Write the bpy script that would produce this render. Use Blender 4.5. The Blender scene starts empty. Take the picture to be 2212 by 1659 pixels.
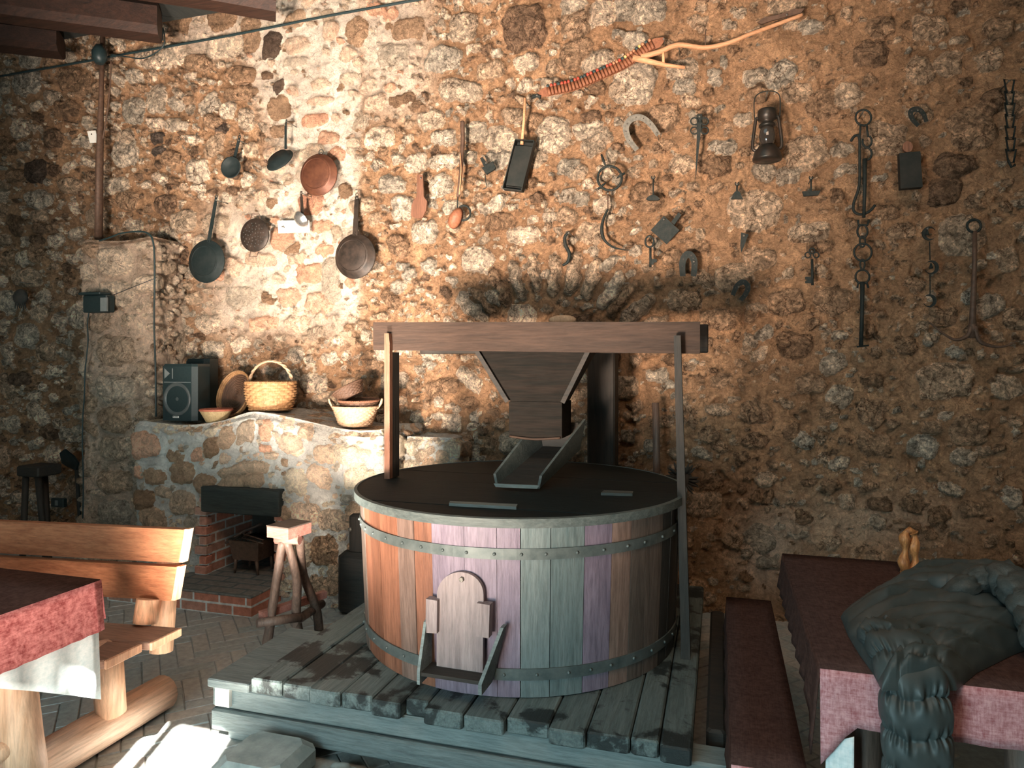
import bpy, math, random
import numpy as np
from mathutils import Vector, Matrix
random.seed(7); rng = np.random.RandomState(11)
C = bpy.context.scene
col = C.collection
PI = math.pi
# ------------------------------------------------------------------ camera
TH = math.radians(16.7); F = 1500.0; HZ = 785.0; EYE = 1.6
RT = Vector((math.cos(TH), math.sin(TH), 0)); FW = Vector((-math.sin(TH), math.cos(TH), 0)); UP = Vector((0, 0, 1))
cd = bpy.data.cameras.new('camera'); cam = bpy.data.objects.new('camera', cd); col.objects.link(cam)
cam.location = (0, 0, EYE); cam.rotation_euler = (PI/2, 0, TH)
cd.sensor_width = 36; cd.lens = 36*F/2212; cd.shift_y = -(829.5-HZ)/2212; cd.clip_start = .02
C.camera = cam
# ------------------------------------------------------------------ light
vs = C.view_settings
vs.view_transform = 'Standard'; vs.look = 'None'; vs.gamma = 1; vs.use_curve_mapping = False; vs.exposure = 0.0
w = bpy.data.worlds.new('world'); C.world = w; w.use_nodes = True
w.node_tree.nodes['Background'].inputs[0].default_value = (.30, .62, .66, 1)
w.node_tree.nodes['Background'].inputs[1].default_value = 1.0
def lamp(name, kind, loc, target, energy, color, **k):
    d = bpy.data.lights.new(name, kind); o = bpy.data.objects.new(name, d); col.objects.link(o)
    d.energy = energy; d.color = color
    for a, b in k.items(): setattr(d, a, b)
    o.location = loc
    v = Vector(target)-Vector(loc); o.rotation_euler = v.to_track_quat('-Z', 'Y').to_euler()
    return o
SUNDIR = Vector((-.33*.78, .94*.78, -.64)).normalized()
sun = lamp('sun', 'SUN', (0, -4, 6), Vector((0, -4, 6))+SUNDIR, 170, (1, .96, .9), angle=.009)
# daylight from the open door behind the camera, low
lamp('door_daylight', 'AREA', (-1.6, -1.1, 1.15), (-1.7, 3.6, .8), 120, (.60, .92, 1.0), shape='RECTANGLE', size=1.3, size_y=1.6)
# added warm overhead fill for the upper wall
lamp('warm_upper_fill', 'AREA', (.2, .4, 4.3), (-.9, 4.6, 2.6), 80, (1.0, .70, .48), shape='RECTANGLE', size=2.4, size_y=1.2)
# added cool fill under the closed ceiling, lifts the shadow areas
lamp('ceiling_fill', 'AREA', (-1.5, 1.2, 5.0), (-1.5, 2.0, 0), 30, (.55, .9, 1.0), shape='RECTANGLE', size=3.0, size_y=2.5)
lamp('floor_bounce_fill', 'SPOT', (-1.62, 1.75, .12), (-2.75, 4.6, 2.75), 1250, (1.0, .88, .76), spot_size=math.radians(58), spot_blend=.9, shadow_soft_size=.12)  # added spot standing in for sun bounced off the floor by the table
# added warm spot for the upper wall, standing in for doorstep bounce
lamp('warm_wall_fill', 'SPOT', (-1.3, -1.3, .45), (-2.0, 4.6, 3.4), 4300, (1.0, .77, .60), spot_size=math.radians(60), spot_blend=.9, shadow_soft_size=.3)
# ------------------------------------------------------------------ projection
def ray(px, py): return FW + RT*((px-1106)/F) + UP*((HZ-py)/F)
CO = Vector((0, 0, EYE))
def W(px, py, y=4.6):
    r = ray(px, py); return CO + r*(y/r.y)
def G(px, py, z=0):
    r = ray(px, py); return CO + r*((z-EYE)/r.z)
def Dp(px, py, Z): return CO + ray(px, py)*Z
def pxof(p):
    v = Vector(p)-CO; z = v.dot(FW); return (1106+F*v.dot(RT)/z, HZ-F*v.z/z)
# ------------------------------------------------------------------ materials
class NT:
    def __init__(s, name):
        s.m = bpy.data.materials.new(name); s.m.use_nodes = True; s.t = s.m.node_tree
        s.b = s.t.nodes['Principled BSDF']
    def n(s, typ, **k):
        x = s.t.nodes.new('ShaderNode'+typ)
        for a, v in k.items():
            if a.startswith('i_'): x.inputs[a[2:].replace('_', ' ')].default_value = v
            else: setattr(x, a, v)
        return x
    def l(s, a, b): s.t.links.new(a, b)
    def coord(s, scale=(1, 1, 1), kind='Object'):
        c = s.n('TexCoord'); mp = s.n('Mapping'); mp.inputs['Scale'].default_value = scale
        s.l(c.outputs[kind], mp.inputs['Vector']); return mp.outputs[0]
    def noise(s, vec, scale, detail=6, rough=.6, dist=0):
        x = s.n('TexNoise'); x.inputs['Scale'].default_value = scale; x.inputs['Detail'].default_value = detail
        x.inputs['Roughness'].default_value = rough; x.inputs['Distortion'].default_value = dist
        s.l(vec, x.inputs['Vector']); return x.outputs['Fac']
    def ramp(s, fac, stops, interp='LINEAR'):
        r = s.n('ValToRGB'); e = r.color_ramp; e.interpolation = interp
        while len(e.elements) < len(stops): e.elements.new(.5)
        for q, (p, c) in zip(e.elements, stops):
            q.position = p; q.color = (c[0], c[1], c[2], 1) if not isinstance(c, float) else (c, c, c, 1)
        s.l(fac, r.inputs[0]); return r.outputs[0]
    def mix(s, fac, a, b, mode='MIX'):
        x = s.n('Mix', data_type='RGBA', blend_type=mode)
        for v, i in ((fac, 0), (a, 6), (b, 7)):
            if hasattr(v, 'links'): s.l(v, x.inputs[i])
            elif i == 0: x.inputs[0].default_value = v
            else: x.inputs[i].default_value = (*v[:3], 1)
        return x.outputs[2]
    def bump(s, h, strength, dist=.01, prev=None):
        x = s.n('Bump'); x.inputs['Strength'].default_value = strength; x.inputs['Distance'].default_value = dist
        s.l(h, x.inputs['Height'])
        if prev: s.l(prev, x.inputs['Normal'])
        return x.outputs[0]
    def fin(s, colr, rough=.8, normal=None, metal=0, spec=.3):
        if hasattr(colr, 'links'): s.l(colr, s.b.inputs['Base Color'])
        else: s.b.inputs['Base Color'].default_value = (*colr[:3], 1)
        if hasattr(rough, 'links'): s.l(rough, s.b.inputs['Roughness'])
        else: s.b.inputs['Roughness'].default_value = rough
        s.b.inputs['Metallic'].default_value = metal
        s.b.inputs['Specular IOR Level'].default_value = spec
        if normal: s.l(normal, s.b.inputs['Normal'])
        return s.m
def stone_mat(name, mortar, whitem, tint=1.0, cont=1.0):
    s = NT(name); v = s.coord()
    at = s.n('Attribute', attribute_name='sf'); sp = s.n('SeparateColor'); s.l(at.outputs['Color'], sp.inputs[0])
    tone, mask, white = sp.outputs[0], sp.outputs[1], sp.outputs[2]
    k = tint
    def q(a): return tuple(min(x*k, .88) for x in a)
    st = s.ramp(tone, [(0, q((.075, .06, .05))), (.14, q((.13, .085, .06))), (.26, q((.27, .165, .10))), (.42, q((.36, .23, .145))),
                       (.55, q((.50, .36, .25))), (.7, q((.40, .34, .27))), (.84, q((.66, .52, .39))), (.9, q((.62, .36, .24))), (1, q((.70, .34, .22)))])
    n1 = s.noise(v, 14, 9, .7, 1.2); n2 = s.noise(v, 55, 6, .7, .8); n3 = s.noise(v, 3.0, 5, .6)
    # veined grit of light lime skin and dark lichen on the stones
    g1 = s.ramp(n1, [(.36, .40), (.5, 1.0), (.62, 1.75)])
    g2 = s.ramp(n2, [(.33, .45), (.5, 1.0), (.66, 1.6)])
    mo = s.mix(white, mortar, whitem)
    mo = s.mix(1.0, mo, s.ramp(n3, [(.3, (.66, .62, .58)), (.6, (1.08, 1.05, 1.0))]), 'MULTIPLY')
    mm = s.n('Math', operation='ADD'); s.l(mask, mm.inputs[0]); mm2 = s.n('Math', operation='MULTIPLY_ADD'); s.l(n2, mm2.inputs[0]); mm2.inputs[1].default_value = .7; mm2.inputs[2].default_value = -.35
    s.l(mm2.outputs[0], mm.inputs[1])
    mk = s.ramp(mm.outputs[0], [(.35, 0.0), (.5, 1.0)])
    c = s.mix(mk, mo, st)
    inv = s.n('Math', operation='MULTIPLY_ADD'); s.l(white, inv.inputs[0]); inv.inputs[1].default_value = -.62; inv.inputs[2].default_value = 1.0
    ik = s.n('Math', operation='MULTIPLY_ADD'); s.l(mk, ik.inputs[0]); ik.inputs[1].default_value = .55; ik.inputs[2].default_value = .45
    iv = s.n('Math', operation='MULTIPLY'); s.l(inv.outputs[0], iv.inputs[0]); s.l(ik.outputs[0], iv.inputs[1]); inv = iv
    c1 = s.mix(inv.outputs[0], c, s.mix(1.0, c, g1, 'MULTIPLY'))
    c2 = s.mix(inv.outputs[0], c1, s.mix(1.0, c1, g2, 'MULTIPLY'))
    # fine dark cracks between rubble
    vo = s.n('TexVoronoi', feature='DISTANCE_TO_EDGE'); vo.inputs['Scale'].default_value = 13
    wv = s.mix(.12, v, s.n('TexNoise').outputs[1]); 
    nz = s.n('TexNoise'); nz.inputs['Scale'].default_value = 9; nz.inputs['Detail'].default_value = 5; s.l(v, nz.inputs['Vector'])
    wv = s.mix(.16, v, nz.outputs[1]); s.l(wv, vo.inputs['Vector'])
    cr = s.ramp(vo.outputs['Distance'], [(0.0, 0.0), (.05, .6), (.16, 1.0)])
    crc = s.ramp(vo.outputs['Distance'], [(0.0, (.26, .19, .15)), (.035, (1, 1, 1))])
    zm = s.ramp(n3, [(.42, 0.0), (.52, 1.0)])
    zz = s.n('Math', operation='MULTIPLY'); s.l(zm, zz.inputs[0]); s.l(inv.outputs[0], zz.inputs[1])
    c3 = s.mix(zz.outputs[0], c2, s.mix(1.0, c2, crc, 'MULTIPLY'))
    nb = s.bump(cr, .6, .03); nb = s.bump(n1, 1.0*cont, .06, nb); nb = s.bump(n2, .9*cont, .025, nb)
    return s.fin(c3, .9, nb, spec=.15)
def wood(name, c1, c2, axis='x', rough=.55, sc=1.0, bumpy=.25, stain=None, spec=.35):
    s = NT(name); e = {'x': (1.2, 14, 14), 'y': (14, 1.2, 14), 'z': (14, 14, 1.2)}[axis]
    v = s.coord(tuple(a*sc for a in e)); n = s.noise(v, 2.2, 7, .65, .9); n2 = s.noise(v, 9, 4, .7)
    oi = s.n('ObjectInfo'); 
    c = s.mix(s.ramp(n, [(.3, 0.0), (.7, 1.0)]), c1, c2)
    c = s.mix(1.0, c, s.ramp(n2, [(.3, .72), (.6, 1.15)]), 'MULTIPLY')
    c = s.mix(1.0, c, s.ramp(oi.outputs['Random'], [(0, .82), (1, 1.15)]), 'MULTIPLY')
    if stain:
        vv = s.coord(); ns = s.noise(vv, 5, 6, .65, .3); c = s.mix(s.ramp(ns, [(.5, 0.0), (.56, 1.0)]), c, stain)
    return s.fin(c, rough, s.bump(n2, bumpy, .006, s.bump(n, bumpy, .01)), spec=spec)
def rough_mat(name, c1, c2, scale=20, rough=.6, metal=0, bump=.3, spec=.4, dist=.004):
    s = NT(name); v = s.coord(); n = s.noise(v, scale, 6, .65)
    return s.fin(s.mix(s.ramp(n, [(.35, 0.0), (.65, 1.0)]), c1, c2), rough, s.bump(n, bump, dist), metal, spec)
def cloth_mat(name, c1, c2, weave=260, b=.5):
    s = NT(name); v = s.coord(); wx = s.noise(s.coord((weave, 12, 30)), 1, 3); wy = s.noise(s.coord((18, 30, weave)), 1, 3)
    n = s.noise(v, 60, 5, .7); f = s.mix(.5, wx, wy); f = s.mix(.5, f, n)
    m = s.fin(s.mix(s.ramp(f, [(.4, 0.0), (.6, 1.0)]), c1, c2), .95, s.bump(f, b, .004), spec=.05)
    return m
M = {}
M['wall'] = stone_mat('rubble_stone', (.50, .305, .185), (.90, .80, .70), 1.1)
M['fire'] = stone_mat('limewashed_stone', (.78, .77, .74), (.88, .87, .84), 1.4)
M['iron'] = rough_mat('black_iron', (.011, .018, .018), (.028, .03, .027), 40, .6, .1, .4, .2)
M['iron_grey'] = rough_mat('grey_iron', (.12, .115, .10), (.22, .20, .17), 60, .45, .5, .4)
M['rust'] = rough_mat('rusty_iron', (.075, .045, .032), (.13, .075, .05), 40, .6, .2, .4)
M['copper'] = rough_mat('aged_copper', (.075, .028, .016), (.14, .055, .03), 12, .5, .4, .2)
M['panblack'] = rough_mat('sooty_pan', (.008, .015, .016), (.018, .024, .024), 14, .6, .1, .3, .2)
M['panbrown'] = rough_mat('worn_pan', (.018, .014, .011), (.05, .034, .026), 18, .5, .3, .3)
M['steel'] = rough_mat('bright_steel', (.55, .56, .55), (.7, .7, .68), 8, .22, .9, .1)
M['tin'] = rough_mat('dark_tin', (.014, .018, .017), (.028, .028, .025), 10, .6, .1, .2, .2)
M['lantern'] = rough_mat('lantern_tin', (.016, .019, .017), (.045, .03, .023), 14, .4, .4, .2)
M['wooddk'] = wood('dark_mill_wood_x', (.014, .015, .014), (.036, .028, .022), 'x', .7)
M['wooddkz'] = wood('dark_mill_wood_z', (.014, .015, .014), (.036, .028, .022), 'z', .7)
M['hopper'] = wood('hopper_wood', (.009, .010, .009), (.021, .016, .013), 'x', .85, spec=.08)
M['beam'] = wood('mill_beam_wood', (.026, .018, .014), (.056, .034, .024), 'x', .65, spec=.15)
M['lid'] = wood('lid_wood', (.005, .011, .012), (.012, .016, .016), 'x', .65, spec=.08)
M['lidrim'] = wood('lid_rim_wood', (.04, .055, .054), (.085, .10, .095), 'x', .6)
M['plank'] = wood('platform_wood', (.07, .10, .10), (.15, .185, .18), 'y', .6, 1, .4, stain=(.018, .024, .024))
M['plankx'] = wood('platform_beam_wood', (.10, .13, .13), (.18, .21, .205), 'x', .65, 1, .4)
M['ceilwood'] = wood('ceiling_wood', (.014, .008, .006), (.05, .022, .014), 'x', .6)
M['ceildark'] = wood('ceiling_board_wood', (.015, .02, .02), (.03, .03, .026), 'y', .8)
M['bench'] = wood('varnished_bench_wood', (.24, .085, .04), (.42, .17, .085), 'x', .42)
M['benchend'] = wood('bench_end_grain', (.58, .30, .18), (.72, .42, .27), 'z', .6)
M['seatwood'] = wood('seat_wood', (.17, .095, .065), (.30, .17, .12), 'x', .6)
M['log'] = wood('peeled_log_z', (.62, .33, .19), (.80, .50, .33), 'z', .5, .6)
M['logy'] = wood('peeled_log_y', (.60, .38, .26), (.80, .58, .44), 'y', .5, .6)
M['branch'] = wood('branch_wood', (.055, .038, .03), (.17, .11, .085), 'z', .5, .8)
M['stool'] = wood('stool_top_wood', (.20, .08, .062), (.32, .15, .12), 'x', .6)
M['stooldk'] = wood('stool_top_dark', (.05, .04, .033), (.11, .08, .065), 'x', .6)
M['farm'] = wood('farm_tool_wood', (.50, .24, .12), (.66, .36, .2), 'x', .6, 1.5)
M['brownwood'] = wood('brown_tool_wood', (.13, .055, .03), (.22, .10, .06), 'z', .6, 1.5)
M['leather'] = rough_mat('leather', (.17, .06, .03), (.28, .11, .055), 60, .6, 0, .2)
M['cart_o'] = rough_mat('brown_cartridge', (.40, .16, .09), (.5, .22, .12), 30, .5)
M['cart_k'] = rough_mat('dark_cartridge', (.02, .045, .05), (.04, .06, .06), 30, .5)
M['cart_r'] = rough_mat('red_cartridge', (.42, .05, .03), (.5, .08, .05), 30, .5)
M['cart_y'] = rough_mat('yellow_cartridge', (.75, .45, .16), (.8, .5, .2), 30, .5)
M['plastic'] = rough_mat('black_plastic', (.012, .026, .029), (.02, .034, .036), 80, .42, 0, .1)
M['cone'] = rough_mat('speaker_cone', (.05, .065, .068), (.08, .09, .09), 20, .35, 0, .1)
M['grille'] = rough_mat('speaker_trim', (.14, .17, .17), (.18, .2, .2), 20, .35, 0, .1)
M['white'] = rough_mat('white_paper', (.82, .80, .74), (.88, .86, .8), 5, .7, 0, .05)
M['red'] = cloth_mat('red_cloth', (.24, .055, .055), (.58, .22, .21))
M['cloth_shade'] = cloth_mat('red_cloth_shaded', (.04, .021, .018), (.078, .042, .034))  # tops and sides of the cloths, with their shade put into the colour
M['cloth_lit'] = cloth_mat('red_cloth_lit', (.34, .12, .13), (.62, .34, .35))  # front drops of the same cloths, with the light put into the colour
M['linen'] = cloth_mat('white_linen', (.62, .72, .73), (.82, .86, .86), 300, .15)
M['jacket'] = rough_mat('black_nylon', (.030, .042, .042), (.055, .064, .062), 6, .5, 0, .15, .4, .01)
M['lining'] = rough_mat('jacket_lining', (.03, .038, .036), (.06, .062, .056), 30, .55, 0, .4, .3, .02)
M['amber'] = wood('amber_carved_wood', (.24, .075, .025), (.70, .32, .12), 'z', .3, 2.5)
M['wick_l'] = wood('light_wicker', (.36, .22, .13), (.55, .38, .25), 'z', .6, 3)
M['wick_m'] = wood('golden_wicker', (.20, .095, .04), (.46, .26, .12), 'z', .5, 2)
M['wick_d'] = wood('dark_wicker', (.05, .026, .016), (.12, .065, .04), 'z', .6, 3)
M['bowl'] = wood('olive_bowl_wood', (.30, .22, .11), (.48, .36, .2), 'z', .5, 2)
M['bowlrim'] = wood('red_bowl_rim', (.24, .07, .04), (.34, .11, .07), 'x', .5, 2)
M['lintel'] = wood('charred_lintel', (.02, .026, .024), (.04, .045, .04), 'x', .7)
M['rock'] = stone_mat('loose_rock', (.3, .33, .32), (.5, .5, .48), 1.0)
M['slatestone'] = rough_mat('grey_block', (.20, .24, .235), (.36, .40, .385), 9, .7, 0, .4)
M['soot'] = rough_mat('soot', (.03, .035, .033), (.075, .06, .05), 9, .9, 0, .5)
M['glass_dk'] = rough_mat('smoked_lamp_glass', (.025, .022, .02), (.05, .04, .032), 5, .08, 0, .0, .8)
M['tube'] = rough_mat('hoop_iron', (.07, .09, .088), (.13, .15, .145), 12, .5, .3, .2)
M['gate'] = wood('gate_wood', (.19, .15, .15), (.28, .23, .225), 'z', .55, .8)
staves = [wood('stave_orange', (.13, .055, .033), (.23, .10, .06), 'z', .5, .8), wood('stave_tan', (.14, .09, .07), (.24, .16, .13), 'z', .5, .8),
          wood('stave_lilac', (.13, .10, .135), (.22, .175, .22), 'z', .5, .8), wood('stave_grey', (.085, .12, .12), (.16, .19, .185), 'z', .5, .8),
          wood('stave_brown', (.075, .058, .048), (.15, .115, .095), 'z', .5, .8), wood('stave_dark', (.03, .03, .028), (.06, .055, .05), 'z', .5, .8)]  # wood tones that also carry flare and light tints across the tub front
def brick_mat(name):
    s = NT(name); at = s.n('Attribute', attribute_name='sf'); sp = s.n('SeparateColor'); s.l(at.outputs['Color'], sp.inputs[0])
    n = s.noise(s.coord(), 30, 5); c = s.ramp(sp.outputs[0], [(0, (.30, .33, .315)), (.5, (.34, .34, .32)), (1, (.39, .36, .32))])
    c = s.mix(sp.outputs[1], (.25, .27, .26), c)
    return s.fin(s.mix(1.0, c, s.ramp(n, [(.3, .75), (.7, 1.2)]), 'MULTIPLY'), .5, s.bump(n, .3, .005), spec=.35)
M['floor'] = brick_mat('herringbone_brick')
def redbrick(name, plane, c1, c2, mo, sc=1):
    s = NT(name); v = s.coord(); b = s.n('TexBrick'); sx = s.n('SeparateXYZ'); cx = s.n('CombineXYZ'); s.l(v, sx.inputs[0])
    for i, a in enumerate(plane): s.l(sx.outputs['XYZ'.index(a.upper())], cx.inputs[i])
    s.l(cx.outputs[0], b.inputs['Vector'])
    b.inputs['Scale'].default_value = sc; b.inputs['Brick Width'].default_value = .2; b.inputs['Row Height'].default_value = .068
    b.inputs['Mortar Size'].default_value = .008; b.inputs['Mortar Smooth'].default_value = .3
    for i, c in (('Color1', c1), ('Color2', c2), ('Mortar', mo)): b.inputs[i].default_value = (*c, 1)
    n = s.noise(v, 25, 6, .7)
    return s.fin(s.mix(1.0, b.outputs['Color'], s.ramp(n, [(.3, .7), (.7, 1.25)]), 'MULTIPLY'), .85, s.bump(n, .5, .01, s.bump(b.outputs['Fac'], -.6, .01)), spec=.2)
M['brick_xz'] = redbrick('red_brick_front', 'xz', (.46, .17, .11), (.34, .22, .17), (.55, .56, .53))
M['brick_yz'] = redbrick('red_brick_side', 'yz', (.46, .17, .11), (.34, .2, .15), (.5, .52, .49))
M['brick_xy'] = redbrick('brick_top', 'xy', (.17, .17, .155), (.22, .19, .165), (.12, .13, .125), .7)
# ------------------------------------------------------------------ mesh builder
wl = {}
class MB:
    def __init__(s): s.v = []; s.f = []; s.sm = []
    def add(s, vs, fs, smooth=False):
        o = len(s.v); s.v += [tuple(p) for p in vs]; s.f += [tuple(i+o for i in f) for f in fs]; s.sm += [smooth]*len(fs); return s
    def hexa(s, p): # 8 points: bottom 4 ccw, top 4 ccw
        return s.add(p, [(3, 2, 1, 0), (4, 5, 6, 7), (0, 1, 5, 4), (1, 2, 6, 5), (2, 3, 7, 6), (3, 0, 4, 7)])
    def box(s, x0, x1, y0, y1, z0, z1, bev=0):
        if bev <= 0: return s.hexa([(x0, y0, z0), (x1, y0, z0), (x1, y1, z0), (x0, y1, z0), (x0, y0, z1), (x1, y0, z1), (x1, y1, z1), (x0, y1, z1)])
        b = min(bev, (x1-x0)*.49, (y1-y0)*.49, (z1-z0)*.49)
        def ring(i, z): return [(x0+i+b, y0+i, z), (x1-i-b, y0+i, z), (x1-i, y0+i+b, z), (x1-i, y1-i-b, z), (x1-i-b, y1-i, z), (x0+i+b, y1-i, z), (x0+i, y1-i-b, z), (x0+i, y0+i+b, z)]
        vs = ring(b, z0)+ring(0, z0+b)+ring(0, z1-b)+ring(b, z1)
        vs = [(min(max(a, x0), x1), min(max(c, y0), y1), d) for a, c, d in vs]
        fs = [tuple(range(7, -1, -1)), tuple(range(24, 32))]
        for k in range(3):
            for i in range(8): fs.append((k*8+i, k*8+(i+1) % 8, k*8+8+(i+1) % 8, k*8+8+i))
        return s.add(vs, fs)
    def slab(s, a, b, up, w, t):
        """board from a to b, width w along 'up', thickness t"""
        a = Vector(a); b = Vector(b); d = (b-a).normalized(); u = Vector(up); u = (u-d*u.dot(d)).normalized(); n = d.cross(u)
        p = []
        for e in (-.5, .5):
            for q, r in ((a, -.5), (b, -.5), (b, .5), (a, .5)): p.append(q+u*(w*r)+n*(t*e))
        return s.hexa(p)
    def prism(s, pts, ext):
        e = Vector(ext); n = len(pts); pts = [Vector(p) for p in pts]
        s.add(pts+[p+e for p in pts], [tuple(range(n)), tuple(range(2*n-1, n-1, -1))]+[(i, i+n, (i+1) % n+n, (i+1) % n) for i in range(n)]); return s
    def tube(s, pts, r, seg=10, closed=False, flat=1.0, rough=0, upv=None, smooth=True):
        pts = [Vector(p) for p in pts]; n = len(pts)
        rr = r if isinstance(r, (list, tuple)) else [r]*n
        t0 = (pts[1]-pts[0]).normalized(); u = Vector(upv) if upv else (Vector((0, 0, 1)) if abs(t0.z) < .9 else Vector((1, 0, 0)))
        vs = []
        for i, p in enumerate(pts):
            a = pts[(i-1) % n] if (closed or i > 0) else p; b = pts[(i+1) % n] if (closed or i < n-1) else p
            t = (b-a).normalized(); u = (u-t*u.dot(t))
            u = u.normalized() if u.length > 1e-6 else t.orthogonal().normalized(); w_ = t.cross(u)
            for k in range(seg):
                an = 2*PI*k/seg; q = rr[i]*(1+rough*random.uniform(-1, 1))
                vs.append(p+u*(math.cos(an)*q*flat)+w_*(math.sin(an)*q))
        fs = []
        for i in range(n if closed else n-1):
            j = (i+1) % n
            for k in range(seg): fs.append((i*seg+k, i*seg+(k+1) % seg, j*seg+(k+1) % seg, j*seg+k))
        s.add(vs, fs, smooth)
        if not closed:
            o = len(s.v)-len(vs); s.f += [tuple(o+k for k in range(seg-1, -1, -1)), tuple(o+(n-1)*seg+k for k in range(seg))]; s.sm += [False, False]
        return s
    def lathe(s, prof, org, axis=(0, 0, 1), seg=32, caps=(True, True), ref=None, sx=1.0, smooth=True):
        org = Vector(org); ax = Vector(axis).normalized(); u = Vector(ref) if ref else ax.orthogonal(); u = (u-ax*u.dot(ax)).normalized(); w_ = ax.cross(u)
        vs = []
        for r, h in prof:
            for k in range(seg):
                a = 2*PI*k/seg; vs.append(org+ax*h+u*(math.cos(a)*r*sx)+w_*(math.sin(a)*r))
        n = len(prof); fs = [(i*seg+k, i*seg+(k+1) % seg, (i+1)*seg+(k+1) % seg, (i+1)*seg+k) for i in range(n-1) for k in range(seg)]
        s.add(vs, fs, smooth); o = len(s.v)-len(vs)
        if caps[0]: s.f.append(tuple(o+k for k in range(seg-1, -1, -1))); s.sm.append(False)
        if caps[1]: s.f.append(tuple(o+(n-1)*seg+k for k in range(seg))); s.sm.append(False)
        return s
    def ball(s, c, r, seg=12, sc=(1, 1, 1)):
        n = seg//2; c = Vector(c); vs = []
        for i in range(1, n):
            p = PI*i/n
            for k in range(seg): a = 2*PI*k/seg; vs.append(c+Vector((r*sc[0]*math.sin(p)*math.cos(a), r*sc[1]*math.sin(p)*math.sin(a), r*sc[2]*math.cos(p))))
        vs += [c+Vector((0, 0, r*sc[2])), c-Vector((0, 0, r*sc[2]))]; m = (n-1)*seg
        fs = [(i*seg+k, (i+1)*seg+k, (i+1)*seg+(k+1) % seg, i*seg+(k+1) % seg) for i in range(n-2) for k in range(seg)]
        fs += [(m, k, (k+1) % seg) for k in range(seg)]+[(m+1, (n-2)*seg+(k+1) % seg, (n-2)*seg+k) for k in range(seg)]
        return s.add(vs, fs, True)
    def build(s, name, mat, parent=None, org=None, fix=True):
        base = wl[parent.name] if parent else (Vector(org) if org is not None else s.center())
        me = bpy.data.meshes.new(name); me.from_pydata([tuple(Vector(p)-base) for p in s.v], [], s.f); me.materials.append(mat)
        me.polygons.foreach_set('use_smooth', s.sm)
        me.update()
        if fix:
            import bmesh
            b = bmesh.new(); b.from_mesh(me); bmesh.ops.recalc_face_normals(b, faces=b.faces); b.to_mesh(me); b.free()
        o = bpy.data.objects.new(name, me); col.objects.link(o)
        if parent: o.parent = parent; wl[o.name] = base
        else: o.location = base; wl[o.name] = base
        return o
    def center(s):
        a = np.array(s.v); lo = a.min(0); hi = a.max(0); return Vector(((lo[0]+hi[0])/2, (lo[1]+hi[1])/2, lo[2]))
def tag(o, label=None, cat=None, group=None, kind=None):
    if label: o['label'] = label
    if cat: o['category'] = cat
    if group: o['group'] = group
    if kind: o['kind'] = kind
    return o
def thing(name, label, cat, loc, group=None):
    o = bpy.data.objects.new(name, None); col.objects.link(o); o.location = loc; o.empty_display_size = .05
    wl[o.name] = Vector(loc); return tag(o, label, cat, group)
def smoothpath(pts, n=6):
    pts = [Vector(p) for p in pts]; out = []
    for i in range(len(pts)-1):
        p0 = pts[max(i-1, 0)]; p1 = pts[i]; p2 = pts[i+1]; p3 = pts[min(i+2, len(pts)-1)]
        for k in range(n):
            t = k/n; out.append(.5*((2*p1)+(p2-p0)*t+(2*p0-5*p1+4*p2-p3)*t*t+(3*p1-p0-3*p2+p3)*t**3))
    return out+[pts[-1]]
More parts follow.
